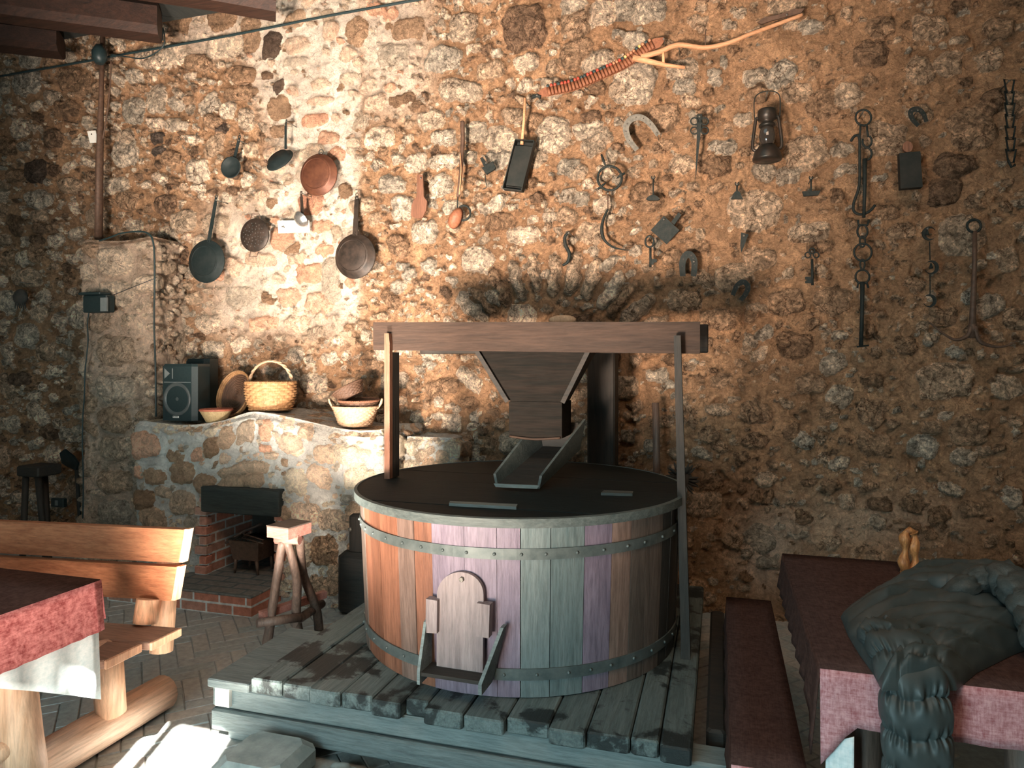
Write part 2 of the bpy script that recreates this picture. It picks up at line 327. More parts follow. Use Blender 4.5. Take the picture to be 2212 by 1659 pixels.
# ------------------------------------------------------------------ stone fields
def vnoise(u, v, wl_, seed):
    r = np.random.RandomState(seed); gu = u/wl_; gv = v/wl_
    n0 = int(np.floor(gu.min()))-1; m0 = int(np.floor(gv.min()))-1; nn = int(gu.max()-n0)+3; mm = int(gv.max()-m0)+3
    t = r.rand(nn, mm)*2-1; i = np.floor(gu).astype(int)-n0; j = np.floor(gv).astype(int)-m0; fu = gu-np.floor(gu); fv = gv-np.floor(gv)
    fu = fu*fu*(3-2*fu); fv = fv*fv*(3-2*fv)
    return (t[i, j]*(1-fu)+t[i+1, j]*fu)*(1-fv)+(t[i, j+1]*(1-fu)+t[i+1, j+1]*fu)*fv
def field(U, V, step, fixed, dens, sizes, seed, tones, hgt=.03, flat=1.5):
    """U,V 2D coordinates; returns height, mask, tone"""
    r = np.random.RandomState(seed)
    WU = U+.016*vnoise(U, V, .07, seed+1)+.009*vnoise(U, V, .028, seed+2); WV = V+.016*vnoise(U, V, .06, seed+3)+.009*vnoise(U, V, .026, seed+4)
    D1 = np.full(U.shape, 9.); D2 = np.full(U.shape, 9.); T = np.full(U.shape, .5); HH = np.zeros(U.shape)
    u0, v0 = U[0, 0], V[0, 0]; nu, nv = U.shape
    def put(cu, cv, a, b, an, tone, hh, p=2.6):
        R = max(a, b)*1.5+.03; i0 = max(int((cu-R-u0)/step), 0); i1 = min(int((cu+R-u0)/step)+1, nu); j0 = max(int((cv-R-v0)/step), 0); j1 = min(int((cv+R-v0)/step)+1, nv)
        if i1 <= i0 or j1 <= j0: return
        sl = (slice(i0, i1), slice(j0, j1)); x = WU[sl]-cu; y = WV[sl]-cv; c, s_ = math.cos(an), math.sin(an)
        d = (np.abs((x*c+y*s_)/a)**p+np.abs((-x*s_+y*c)/b)**p)**(1/p)
        m = d < D1[sl]; D2[sl] = np.where(m, D1[sl], np.minimum(D2[sl], d)); D1[sl] = np.where(m, d, D1[sl]); T[sl] = np.where(m, tone, T[sl]); HH[sl] = np.where(m, hh, HH[sl])
    for f in fixed: put(*f)
    for (n, rmin, rmax) in sizes:
        for _ in range(n):
            cu = r.uniform(U[0, 0], U[-1, 0]); cv = r.uniform(V[0, 0], V[0, -1]); a = r.uniform(rmin, rmax)
            if r.rand() > dens(cu, cv): continue
            i = min(int((cu-u0)/step), nu-1); j = min(int((cv-v0)/step), nv-1)
            if D1[i, j] < 1.0+.55*min(a/.05, 1): continue
            put(cu, cv, a, a*r.uniform(.5, .95), r.normal(0, .35), tones(r, cu, cv), hgt*r.uniform(.6, 1.3)*min(1, .4+a/.07), r.uniform(2.1, 3.6))
    e = np.clip(np.minimum((D2-D1)*1.3, (1-D1)*2.2), 0, 1)
    H = HH*(1-(1-e)**2)**.5
    H = H+.006*vnoise(U, V, .035, seed+8)*(D1 > 1)+.004*vnoise(U, V, .02, seed+9)+.004*vnoise(U, V, .05, seed+10)
    return H, np.clip((1-D1)*10+.5, 0, 1), T
def grid_obj(name, P, A, keep=None, mat=None, parent=None, kind=None, org=None):
    """P (nu,nv,3), A (nu,nv,3) attribute"""
    nu, nv = P.shape[:2]; idx = np.arange(nu*nv).reshape(nu, nv)
    q = np.stack([idx[:-1, :-1], idx[1:, :-1], idx[1:, 1:], idx[:-1, 1:]], -1).reshape(-1, 4)
    if keep is not None: q = q[keep[:-1, :-1].reshape(-1)]
    base = wl[parent.name] if parent else Vector(org or (0, 0, 0))
    co = (P-np.array(base)).reshape(-1, 3).astype(np.float32)
    used = np.unique(q); remap = -np.ones(nu*nv, dtype=np.int64); remap[used] = np.arange(len(used)); q = remap[q]; co = co[used]
    me = bpy.data.meshes.new(name); me.vertices.add(len(co)); me.vertices.foreach_set('co', co.ravel())
    me.loops.add(q.size); me.loops.foreach_set('vertex_index', q.ravel().astype(np.int32)); me.polygons.add(len(q))
    me.polygons.foreach_set('loop_start', np.arange(0, q.size, 4, dtype=np.int32)); me.polygons.foreach_set('loop_total', np.full(len(q), 4, dtype=np.int32))
    me.polygons.foreach_set('use_smooth', np.ones(len(q), dtype=bool)); me.update(calc_edges=True)
    at = me.attributes.new('sf', 'FLOAT_COLOR', 'POINT'); a4 = np.ones((nu*nv, 4), dtype=np.float32); a4[:, :3] = A.reshape(-1, 3); at.data.foreach_set('color', a4[used].ravel())
    me.materials.append(mat); me.validate()
    o = bpy.data.objects.new(name, me); col.objects.link(o)
    if parent: o.parent = parent
    else: o.location = base
    wl[o.name] = base
    if kind: o['kind'] = kind
    return o
WALL = 4.64
def sm(a, b, x): t = np.clip((x-a)/(b-a), 0, 1); return t*t*(3-2*t)
def px_arr(x, y, z):
    Zc = -x*math.sin(TH)+y*math.cos(TH); X = x*math.cos(TH)+y*math.sin(TH); return 1106+F*X/Zc, HZ-F*(z-EYE)/Zc
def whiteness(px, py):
    a = sm(520, 600, px+30*np.sin(py/70))*(1-sm(765, 790, px))*(1-sm(640, 760, py))  # whiter plaster zone, with the bright light band also put into its colour
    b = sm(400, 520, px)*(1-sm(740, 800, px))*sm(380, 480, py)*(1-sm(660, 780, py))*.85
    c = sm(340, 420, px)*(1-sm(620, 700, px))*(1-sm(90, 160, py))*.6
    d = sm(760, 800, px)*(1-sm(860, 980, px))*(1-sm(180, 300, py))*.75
    e = .6*np.exp(-((px-1650)/70)**2-((py-1190)/90)**2)+.25*np.exp(-((px-1900)/200)**2-((py-1130)/60)**2)  # light patch at the lower right, put into the mortar colour
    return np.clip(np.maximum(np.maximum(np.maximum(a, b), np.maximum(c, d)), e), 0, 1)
def make_wall():
    st = .0115; xs = np.arange(-6.7, 2.5, st); zs = np.arange(-.02, 5.0, st); U, V = np.meshgrid(xs, zs, indexing='ij')
    fx = []
    L = [(588,98,45,60,.1),(516,163,70,35,.3),(520,205,75,28,.35),(602,188,26,30,.1),(602,232,50,50,.35),(680,260,60,28,.95),(535,258,35,48,.62),(482,277,24,24,.05),
         (600,283,38,28,.4),(565,300,14,30,.3),(673,443,58,46,.97),(733,335,42,28,.93),(700,490,54,25,.93),(587,436,25,20,.3),(630,537,28,28,.35),(669,592,60,42,.92),
         (715,605,42,100,.75),(340,300,26,26,.03),(345,327,30,16,.02),(775,70,42,60,.4),(1132,62,95,95,.2),(1246,45,72,78,.45),(870,215,60,26,.25),(690,655,70,42,.88),
         (430,135,60,34,.4),(490,100,90,50,.84),(350,120,120,50,.84),(485,40,60,50,.3),(540,75,45,80,.42),(640,45,50,40,.5),(640,100,60,30,.86),(640,135,55,24,.75),
         (575,165,30,16,.2),(640,560,40,30,.86),(560,560,70,34,.86),(700,540,40,24,.92),(620,640,50,40,.88),(520,640,70,45,.75),(600,330,60,30,.86),(690,180,40,24,.86),
         (690,215,60,18,.86),(710,300,50,30,.9),(665,330,80,30,.84),(400,480,60,50,.6),(450,700,60,40,.84),(640,700,55,35,.86),(740,620,10,14,.2),(570,700,60,36,.9),
         (1775,225,70,62,.22),(1880,120,75,62,.1),(2100,275,105,95,.35),(2150,215,60,60,.1),(2065,355,95,52,.07),(2040,412,75,62,.07),(1630,455,115,85,.6),(1745,505,90,48,.6),
         (1370,180,95,95,.84),(1720,745,85,52,.13),(1960,745,48,42,.2),(1885,892,62,62,.3),(2075,510,100,90,.62),(1420,812,55,36,.82),(2040,822,125,75,.5),(1345,195,60,40,.6),
         (1195,290,75,75,.8),(1110,250,50,40,.55),(1270,280,70,36,.8),(1080,345,60,45,.7),(960,300,55,40,.75),(930,260,60,40,.6),(1010,340,40,30,.75),(960,350,70,30,.8),
         (900,350,50,40,.8),(955,400,50,50,.75),(1080,480,70,40,.3),(920,500,55,50,.75),(1190,470,40,22,.82),(1230,360,55,40,.7),(1250,370,40,34,.6),(1155,265,40,40,.4),
         (1400,20,80,60,.8),(1350,15,50,60,.7),(1480,185,50,36,.8),(1545,165,25,40,.8),(1560,130,20,22,.82),(1630,165,60,40,.75),(1240,20,60,50,.75),(1300,30,70,60,.84),
         (1900,60,60,50,.3),(2010,60,80,60,.5),(1990,150,60,60,.5),(2160,60,60,50,.4),(2140,130,60,50,.5),(1830,210,60,50,.6),(1560,320,60,40,.8),(1700,380,50,40,.75),
         (1650,330,50,40,.6),(1590,600,90,60,.5),(1700,650,80,60,.35),(1640,560,70,50,.45),(1480,650,80,50,.5),(1550,690,80,50,.4),(1800,650,80,60,.3),(2180,560,50,50,.5),
         (2200,690,60,50,.4),(1890,960,80,50,.3),(2090,930,80,60,.35),(1630,890,70,50,.3),(1750,830,60,40,.4),(1900,1090,50,36,.1),(2100,1100,60,40,.35),(1350,840,60,50,.6),
         (60,600,60,40,.55),(110,760,40,40,.5),(50,820,50,30,.15),(80,430,60,40,.75),(60,180,60,50,.7),(150,170,50,50,.3),(185,190,40,45,.3),(270,330,60,60,.75),(430,370,50,50,.8),
         (250,400,60,36,.8),(120,300,50,40,.2),(75,370,50,50,.08),(150,400,50,36,.5),(290,240,50,60,.7),(270,300,40,40,.6),(380,270,60,24,.8),(340,215,40,60,.65),(260,560,40,40,.5),
         (1000,200,90,50,.62),(850,120,70,50,.75),(960,130,80,60,.7),(880,60,70,50,.4),(1000,60,60,60,.6),(1060,150,60,40,.5),(820,300,70,50,.84),(850,400,60,40,.7),(870,450,50,50,.75)]
    for (a, b, w_, h, t) in L:
        p = W(a, b, WALL); q = W(a+w_/2, b, WALL); k = (W(a, b-h/2, WALL)-p).z
        fx.append((p.x, p.z, (q-p).x, k, random.uniform(-.15, .15), t, .022 if whiteness(a, b) > .4 else .045, 3.0))
    cc = W(1190, 820, WALL)
    for i in range(15):
        an = math.radians(158-i*10+random.uniform(-2, 2)); rr = .76+random.uniform(-.03, .04)
        fx.append((cc.x+math.cos(an)*rr, cc.z+math.sin(an)*rr*.93, .15, random.uniform(.035, .055), an, random.choice([.84, .55, .62, .75, .4]), .06, 2.6))
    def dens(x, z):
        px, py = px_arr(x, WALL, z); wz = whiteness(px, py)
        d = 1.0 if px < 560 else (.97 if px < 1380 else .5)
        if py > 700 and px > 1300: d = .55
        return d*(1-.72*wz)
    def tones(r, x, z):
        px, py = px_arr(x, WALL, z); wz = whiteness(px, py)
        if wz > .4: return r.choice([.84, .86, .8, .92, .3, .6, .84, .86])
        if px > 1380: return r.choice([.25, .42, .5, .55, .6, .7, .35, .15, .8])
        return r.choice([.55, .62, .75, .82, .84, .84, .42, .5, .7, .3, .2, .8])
    H, K, T = field(U, V, st, fx, dens, [(500, .075, .13), (1500, .045, .08), (6000, .022, .045), (16000, .011, .022)], 5, tones, .045)
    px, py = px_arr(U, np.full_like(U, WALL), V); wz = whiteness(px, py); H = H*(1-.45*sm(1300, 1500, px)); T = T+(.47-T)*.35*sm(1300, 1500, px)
    H = H+.03*vnoise(U, V, .45, 77)+.012*vnoise(U, V, .16, 78)
    H -= .16*sm(838, 848, px)*(1-sm(908+4*np.sin(py/9), 918+4*np.sin(py/9), px))*sm(770, 790, py)*(1-sm(925, 945, py))
    # rough deep sockets in the loose rubble
    so = vnoise(U, V, .05, 90)+.6*vnoise(U, V, .11, 91); H -= .03*sm(.75, 1.1, so)*(1-wz)*(K < .5)
    P = np.stack([U, WALL-H*1.15, V], -1)
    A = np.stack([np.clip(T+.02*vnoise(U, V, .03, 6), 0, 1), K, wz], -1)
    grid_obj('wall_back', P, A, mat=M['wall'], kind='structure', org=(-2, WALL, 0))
make_wall()
def hc(px, py): # wall height bump near a pixel is unknown; hang things clear of the stones
    return 4.56
# ------------------------------------------------------------------ room shell
def struct(name, mb, mat): o = mb.build(name, mat); o['kind'] = 'structure'; return o
X0, X1, YF = -6.7, 3.3, -1.6
def floor():
    L_, Wd, g = .26, .085, .002; vs = []; fs = []; at = []
    rnd = random.Random(3); ang = PI/4; ca, sa = math.cos(ang), math.sin(ang)
    def quad(x0, x1, y0, y1):
        t = rnd.random(); o = len(vs); b = .003; z = rnd.uniform(-.0015, .0015)
        for (xx, yy, zz, k) in ((x0, y0, -.006, 0), (x1, y0, -.006, 0), (x1, y1, -.006, 0), (x0, y1, -.006, 0), (x0+b, y0+b, z, 1), (x1-b, y0+b, z, 1), (x1-b, y1-b, z, 1), (x0+b, y1-b, z, 1)):
            vs.append((xx*ca-yy*sa-2, xx*sa+yy*ca+3, zz)); at.append((t, 1, 0, 1))
        fs.extend([(o+4, o+5, o+6, o+7), (o, o+1, o+5, o+4), (o+1, o+2, o+6, o+5), (o+2, o+3, o+7, o+6), (o+3, o, o+4, o+7)])
    def ok(x, y): X = x*ca-y*sa-2; Y = x*sa+y*ca+3; return X0 < X < .9 and .9 < Y < WALL-.1
    for i in range(-140, 140):
        for j in range(-45, 45):
            x = i*Wd+j*L_; y = i*Wd-j*L_
            if ok(x, y): quad(x+g, x+L_-g, y+g, y+Wd-g)
            if ok(x, y+Wd): quad(x+g, x+Wd-g, y+Wd+g, y+Wd+L_-g)
    o = len(vs); vs.extend([(X0, YF, -.006), (X1, YF, -.006), (X1, WALL+.1, -.006), (X0, WALL+.1, -.006)]); at.extend([(.3, 0, 0, 1)]*4); fs.append((o, o+1, o+2, o+3))
    me = bpy.data.meshes.new('floor'); me.from_pydata(vs, [], fs); me.materials.append(M['floor'])
    a = me.attributes.new('sf', 'FLOAT_COLOR', 'POINT'); a.data.foreach_set('color', np.array(at, dtype=np.float32).ravel())
    ob = bpy.data.objects.new('floor', me); col.objects.link(ob); ob['kind'] = 'structure'
floor()
# side walls, front wall with its window openings, roof
plain = rough_mat('plain_stone_plaster', (.30, .22, .15), (.42, .32, .23), 6, .9, 0, .5)
struct('wall_left', MB().box(X0-.3, X0, YF, WALL+.3, 0, 5.2), plain)
struct('wall_right', MB().box(X1, X1+.3, YF, WALL+.3, 0, 5.2), plain)
def sunx(fx_, fy, y): t = (y-fy)/SUNDIR.y; return fx_+SUNDIR.x*t, -SUNDIR.z*(-t)
ax0, ztop = sunx(-2.40, 2.52, YF); ax1, _ = sunx(-2.35, 2.52, YF); bx0, _ = sunx(-2.29, 2.52, YF); bx1, _ = sunx(-2.02, 2.52, YF); _, zbot = sunx(0, 2.08, YF)
mb = MB(); y0, y1 = YF-.02, YF
mb.box(X0, ax0, y0, y1, 0, 5.2); mb.box(ax1, bx0, y0, y1, zbot, ztop); mb.box(bx1, X1, y0, y1, 2.2, 5.2); mb.box(ax0, bx1, y0, y1, 0, zbot); mb.box(ax0, bx1, y0, y1, ztop, 5.2)
mb.box(bx1, X1, y0, y1, 0, 2.2)
struct('wall_front', mb, plain)
struct('ceiling', MB().box(X0-.3, X1+.3, YF-.02, WALL+.3, 5.2, 5.3), M['ceildark'])

# loft beams at the top left: ends in a row, running diagonally back over the left table
bd = (RT*-2.87+FW*-1).normalized()
ends = [((132, 76, 128, 'smaller dark ceiling beam at the left edge, lowest of the three')), ((345, 20, 92, 'long reddish ceiling beam ending beside the hanging cable, middle of three')), ((596, -40, 42, 'thick ceiling beam at top, rightmost of the three'))]
for (px, t, b, lab) in ends:
    e1 = W(px, b-6, 4.2); e0 = W(px, t, 4.2); h = (e0.z-e1.z); zc = (e0.z+e1.z)/2
    a = Vector((e1.x, 4.2, zc)); mb = MB(); side = bd.cross(UP).normalized()
    n = 8; pts = [a+bd*(i*.45)+UP*random.uniform(-.008, .008) for i in range(n)]
    vs = []; oct_ = [(-.5, -.3), (-.3, -.5), (.3, -.5), (.5, -.3), (.5, .32), (.32, .5), (-.32, .5), (-.5, .32)]
    for p in pts:
        for (c, d) in oct_: vs.append(p+side*(c*.26)+UP*(d*h*1.0))
    fs = [(i*8+k, i*8+(k+1) % 8, i*8+8+(k+1) % 8, i*8+8+k) for i in range(n-1) for k in range(8)]+[tuple(range(8)), tuple(range(n*8-1, n*8-9, -1))]
    mb.add(vs, fs); o = mb.build('ceiling_beam', M['ceilwood'], org=a); tag(o, lab, 'ceiling beam')
zt = W(345, 20, 4.2).z+.05
e = [W(p, 60, 4.2) for p in (-300, 330, 660)]
mb = MB(); A0 = Vector((-7.5, 4.3, zt)); 
for i in range(9):
    p = Vector((-6.95+i*.42, 4.45, zt)); q = p+bd*3.6
    p2 = p+Vector((.41, 0, 0)); q2 = p2+bd*3.6
    mb.prism([p, p2, q2, q], (0, 0, .03))
o = mb.build('trim_1', M['ceildark']); o['kind'] = 'structure'

# ------------------------------------------------------------------ pillar, fireplace, ledge (stone blocks)
def path_block(name, pts, zfun, st, seed, mat, parent, white, fixed=[], hole=None, sizes=[(300, .05, .09), (900, .028, .05), (3000, .014, .028)], densv=.9, tones=None, hgt=.03):
    # pts: footprint polyline, rounded; u runs along it
    P2 = smoothpath([Vector((a, b, 0)) for a, b in pts], 1)
    seg = []; 
    for i in range(len(P2)-1):
        n = max(int((P2[i+1]-P2[i]).length/.004), 1)
        for k in range(n): seg.append(P2[i].lerp(P2[i+1], k/n))
    A = np.array([(p.x, p.y) for p in seg]); ker = np.ones(17)/17
    Ap = np.pad(A, ((8, 8), (0, 0)), 'edge'); S = np.stack([np.convolve(Ap[:, i], ker, 'valid') for i in range(2)], 1)
    d = np.r_[0, np.cumsum(np.hypot(*np.diff(S, axis=0).T))]; us = np.arange(0, d[-1], st)
    X = np.interp(us, d, S[:, 0]); Y = np.interp(us, d, S[:, 1]); tx = np.gradient(X); ty = np.gradient(Y); l = np.hypot(tx, ty); nx, ny = ty/l, -tx/l
    top = np.array([zfun(x, y) for x, y in zip(X, Y)]); vmax = top.max(); vs_ = np.arange(0, vmax+st, st)
    U, V = np.meshgrid(us, vs_, indexing='ij')
    fx = [(float(us[np.argmin((X-x)**2+(Y-yy)**2)]), z, a, b, an, t, hh, 3.0) for (x, yy, z, a, b, an, t, hh) in fixed]
    H, K, T = field(U, V, st, fx, lambda a, b: densv, sizes, seed, tones or (lambda r, x, z: r.choice([.55, .62, .75, .82, .84, .42, .5, .7, .3, .9])), hgt)
    H = H+.02*vnoise(U, V, .3, seed+20)
    Z = V/vmax*top[:, None]
    edge = sm(0, .05, top[:, None]-Z); H = H*edge-.02*(1-edge)
    PP = np.stack([X[:, None]+nx[:, None]*H, Y[:, None]+ny[:, None]*H, Z], -1)
    Wt = white(PP[..., 0], PP[..., 2]) if callable(white) else np.full(U.shape, white)
    keep = None
    if hole: keep = ~hole(PP)
    return grid_obj(name, PP, np.stack([T, K, Wt], -1), keep, mat, parent)
def top_cap(name, x0, x1, y0, y1, zfun, mat, parent, white, seed, st=.012, tone=.5):
    U, V = np.meshgrid(np.arange(x0, x1+st, st), np.arange(y0, y1+st, st), indexing='ij')
    Z = np.vectorize(zfun)(U, V)+.006*vnoise(U, V, .05, seed)+.006*vnoise(U, V, .15, seed+1)
    rim = np.minimum(np.minimum(U-x0, x1-U), V-y0); Z -= .03*(1-sm(0, .03, rim))
    return grid_obj(name, np.stack([U, V, Z], -1), np.stack([np.full(U.shape, tone), vnoise(U, V, .12, seed+2) > .3, np.full(U.shape, white)], -1).astype(float), None, mat, parent)
# pillar
PY = 4.28
pl = W(178, 700, PY).x; pr_top = W(326, 600, PY).x; ptop = W(250, 516, PY).z
pil = thing('stone_pillar', 'tall pale rubble stone pillar against the wall, left of the fireplace', 'pillar', ((pl+pr_top)/2, 4.45, 0))
o = path_block('shaft', [(pl, WALL+.02), (pl, PY), (pr_top, PY), (pr_top, WALL+.02)], lambda x, y: ptop+.02*math.sin(x*6), .011, 31, M['wall'], pil, .5,
               sizes=[(120, .07, .13), (300, .03, .06), (900, .014, .028)], hgt=.05,
               fixed=[((pl+pr_top)/2, PY, z, .17+random.uniform(-.02, .02), hh, 0, t, .05) for z, hh, t in ((2.42, .12, .82), (2.16, .1, .8), (1.72, .12, .6), (1.42, .11, .78), (1.18, .1, .5), (.95, .09, .6), (.7, .09, .55), (.45, .1, .7), (.2, .1, .7))],
               tones=lambda r, x, z: r.choice([.84, .62, .5, .6, .8, .82]))
top_cap('cap', pl, pr_top, PY-.01, WALL, lambda x, y: ptop+.02*math.sin(x*6), M['wall'], pil, .3, 36)
# fireplace
FY = 4.02
fxl = W(290, 1000, FY).x; fxr = W(826, 1000, FY).x
def ftop(x, y=0):
    c = W(552, 890, FY).x; k = (x-c); return 1.165+.105*math.exp(-(k/(.22 if k < 0 else .36))**2)+.01*math.sin(x*9)
ox0 = W(449, 1150, FY).x; ox1 = W(601, 1150, FY).x; oz0, oz1 = .13, .66
fp = thing('fireplace', 'whitewashed rubble stone fireplace with charred lintel and brick hearth', 'fireplace', ((fxl+fxr)/2, 4.3, 0))
FL = [(300,940,90,60,.9),(335,1010,50,34,.45),(395,1000,55,50,.45),(430,960,28,34,.9),(525,1010,110,28,.55),(520,1035,100,36,.5),(490,930,30,50,.5),(530,930,40,50,.6),(575,925,25,50,.9),
      (460,945,30,50,.3),(310,1065,45,50,.25),(350,1045,40,30,.6),(760,955,80,50,.84),(780,1010,70,60,.84),(700,960,50,40,.86),(640,1030,50,60,.84),(690,1010,50,50,.86),(630,950,50,50,.86),
      (395,1070,60,60,.6),(330,1110,60,50,.5),(300,1000,20,30,.9),(355,1000,10,10,.3),(660,1100,60,50,.86),(720,1110,70,50,.6),(770,1090,50,50,.5),(390,1190,50,60,.6),(660,1190,40,60,.6),
      (700,1180,60,70,.3),(740,1230,60,60,.5),(700,1260,70,50,.5),(575,968,34,22,.95)]
fix = []
for (a, b, w_, h, t) in FL:
    p = W(a, b, FY); fix.append((p.x, FY, p.z, (W(a+w_/2, b, FY)-p).x, (W(a, b-h/2, FY)-p).z, random.uniform(-.1, .1), t, .03))
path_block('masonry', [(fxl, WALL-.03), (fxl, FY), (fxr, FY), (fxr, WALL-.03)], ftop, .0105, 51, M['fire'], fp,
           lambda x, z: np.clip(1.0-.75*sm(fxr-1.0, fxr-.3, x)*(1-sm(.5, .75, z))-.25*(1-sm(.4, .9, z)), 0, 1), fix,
           hole=lambda P: (P[..., 1] < FY+.05) & (P[..., 0] > ox0) & (P[..., 0] < ox1) & (P[..., 2] < oz1), densv=.38,
           tones=lambda r, x, z: r.choice([.84, .86, .82, .6, .7, .45, .84]))
top_cap('mantel_top', fxl, fxr, FY-.005, WALL, lambda x, y: ftop(x), M['fire'], fp, .35, 56, tone=.55)
MB().box(ox0-.1, ox0, FY+.02, FY+.5, .02, oz1+.05).build('brick_jamb', M['brick_yz'], fp); MB().box(ox1, ox1+.1, FY+.02, FY+.5, .02, oz1+.05).build('brick_jamb', M['brick_yz'], fp)
for sd in (0, 1):  # stepped brick ends shown on the face at both jambs
    for i in range(8):
        z = .135+i*.068; k = .05 if i % 2 else .085
        if sd: MB().box(ox1-.012, ox1+k*.7, FY-.035, FY+.03, z, z+.06, .006).build('jamb_brick', M['brick_xz'], fp)
        else: MB().box(ox0-k, ox0+.012, FY-.035, FY+.03, z, z+.06, .006).build('jamb_brick', M['brick_xz'], fp)
MB().box(ox0-.1, ox1+.1, FY+.48, FY+.52, 0, oz1+.1).build('fireback', M['soot'], fp)
MB().box(ox0-.1, ox1+.1, FY+.05, FY+.5, oz1+.05, oz1+.1).build('flue_throat', M['soot'], fp)
lx0 = W(437, 1080, FY-.05).x; lx1 = W(606, 1080, FY-.05).x
MB().box(lx0, lx1, FY-.07, FY+.12, W(437, 1106, FY-.07).z, W(437, 1050, FY-.07).z, .008).build('lintel', M['lintel'], fp)
hx1 = G(543, 1289, .135).x; hy = G(543, 1289, .135).y
MB().box(hx1-1.15, hx1, hy, FY+.5, .12, .135, .004).build('hearth_top', M['brick_xy'], fp)
MB().box(hx1-1.15+.002, hx1-.003, hy+.003, FY+.02, 0, .12).build('hearth_base', M['brick_xz'], fp)
# low ledge right of the fireplace
lg = thing('stone_ledge', 'low whitewashed stone ledge between fireplace and mill', 'ledge', (W(890, 950, 4.4).x, 4.4, 0))
lx0, lx1 = fxr+.01, W(985, 950, 4.3).x; lt = W(880, 944, 4.3).z
def ltop(x, y=0): return lt-.22*max(0, (x-(lx0+.35)))
path_block('masonry', [(lx0, WALL), (lx0, 4.3), (lx1, 4.3), (lx1, WALL)], ltop, .012, 61, M['fire'], lg, .75, densv=.6, tones=lambda r, x, z: r.choice([.84, .82, .6, .55]))
top_cap('ledge_top', lx0, lx1, 4.3, WALL, lambda x, y: ltop(x), M['fire'], lg, .7, 66)

# ------------------------------------------------------------------ wall-hung things
def WP(px, py, off=.0): return W(px, py, 4.515-off)
def WT(pts, off=0): return [WP(a, b, off) for a, b in pts]
def ws(px, py=500): return (WP(px+1, py)-WP(px, py)).x   # metres per pixel along the wall
def wv(px): return (WP(px, 400)-WP(px, 401)).z
ON = Vector((0, -1, 0))
def plate(mb, pts, t=.008, off=0): return mb.prism([p for p in WT(pts, off)], ON*t)
def nail(o, px, py, off=.02):
    p = WP(px, py, off); MB().tube([p, Vector((p.x, 4.63, p.z))], .0035, 6).lathe([(.006, 0), (.007, .003), (.002, .005)], p, ON, 8).build('nail', M['iron_grey'], o)
def arc(cx, cy, rx, ry, a0, a1, n=24): return [(cx+rx*math.cos(math.radians(a0+(a1-a0)*i/n)), cy-ry*math.sin(math.radians(a0+(a1-a0)*i/n))) for i in range(n+1)]
def dish(px, py, rpx, ry, depth, tilt=0, open_=False):
    """profile lathe for a pan; returns MB, centre, axis. bottom faces the room unless open_"""
    pass
def pan(name, label, c, rpx, hend, depthm, mat, tiltx=0, tilty=0, bottom_out=True, hw=.011, group=None, basef=.74, eye=True, hmat=None, squash=1):
    cx, cy = c; k = wv(cx); r = rpx*k*1.02
    cen = WP(cx, cy, .01); ax = (ON+Vector((tiltx, 0, tilty))).normalized()
    root = thing(name, label, 'pan', cen, group); mb = MB()
    if bottom_out: prof = [(r*1.03, 0), (r*1.03, .006), (r, .007), (r*(basef+.06), depthm*.9), (r*basef, depthm), (r*.2, depthm+.001)]
    else: prof = [(r*.2, .002), (r*basef, 0), (r*.97, depthm), (r*1.03, depthm+.002), (r*1.03, depthm+.006), (r*.93, depthm+.004), (r*basef*.95, .008), (r*.2, .007)]
    mb.lathe(prof, cen, ax, 48, ref=(1, 0, 0), sx=squash)
    if bottom_out: mb.lathe([(r*basef*.97, 0), (r*basef*.97, .003), (r*basef*.93, .003), (r*basef*.93, 0)], cen+ax*depthm, ax, 48, ref=(1, 0, 0), caps=(False, False), sx=squash)
    mb.build('pan_body', mat, root)
    if hend:
        he = WP(hend[0], hend[1], .015); d = (he-cen).normalized(); st = cen+d*r*.9+ax*.012; h = MB()
        h.slab(st, st.lerp(he, .45), d.cross(ax), hw*2.3, .006); h.slab(st.lerp(he, .42), st.lerp(he, .9), d.cross(ax), hw*2.0, .008)
        h.slab(st.lerp(he, .87), he, d.cross(ax), hw*1.5, .006)
        ring = [he+d*.012+d*(math.cos(a)*.012)+d.cross(ax)*(math.sin(a)*.01) for a in [2*PI*i/14 for i in range(14)]]
        h.tube(ring, .003, 6, closed=True); hd_ = h.build('handle', hmat or mat, root)
        for s_ in (-1, 1): pass
        MB().ball(st+d*.01+ax*.006, .005, 8).build('rivet', mat, hd_); MB().ball(st+d*.03+ax*.006, .005, 8).build('rivet', mat, hd_)
    return root
pan('frying_pan', 'small black frying pan hanging with its hollow facing out, top left of the pans', (504, 364), 22, (517, 299), .03, M['panblack'], .1, 0, False, .010)
pan('frying_pan', 'large black long-handled frying pan, lowest left of the hung pans', (447, 565), 44, (467, 428), .035, M['panblack'], .0, 0, True, .013)
pan('frying_pan', 'large worn brown frying pan with scratched base, above the wicker basket stack', (768, 554), 46, (771, 424), .05, M['panbrown'], 0, 0, True, .017)
r_ = pan('copper_pan', 'round reddish copper pan with a small hanging ring at its top', (689, 378), 43, None, .045, M['copper'], 0, 0, True, basef=.78)
MB().tube([WP(a, b, .02) for a, b in arc(694, 330, 5, 7, 0, 345, 14)], .003, 6, closed=True).build('hanging_ring', M['iron'], r_)
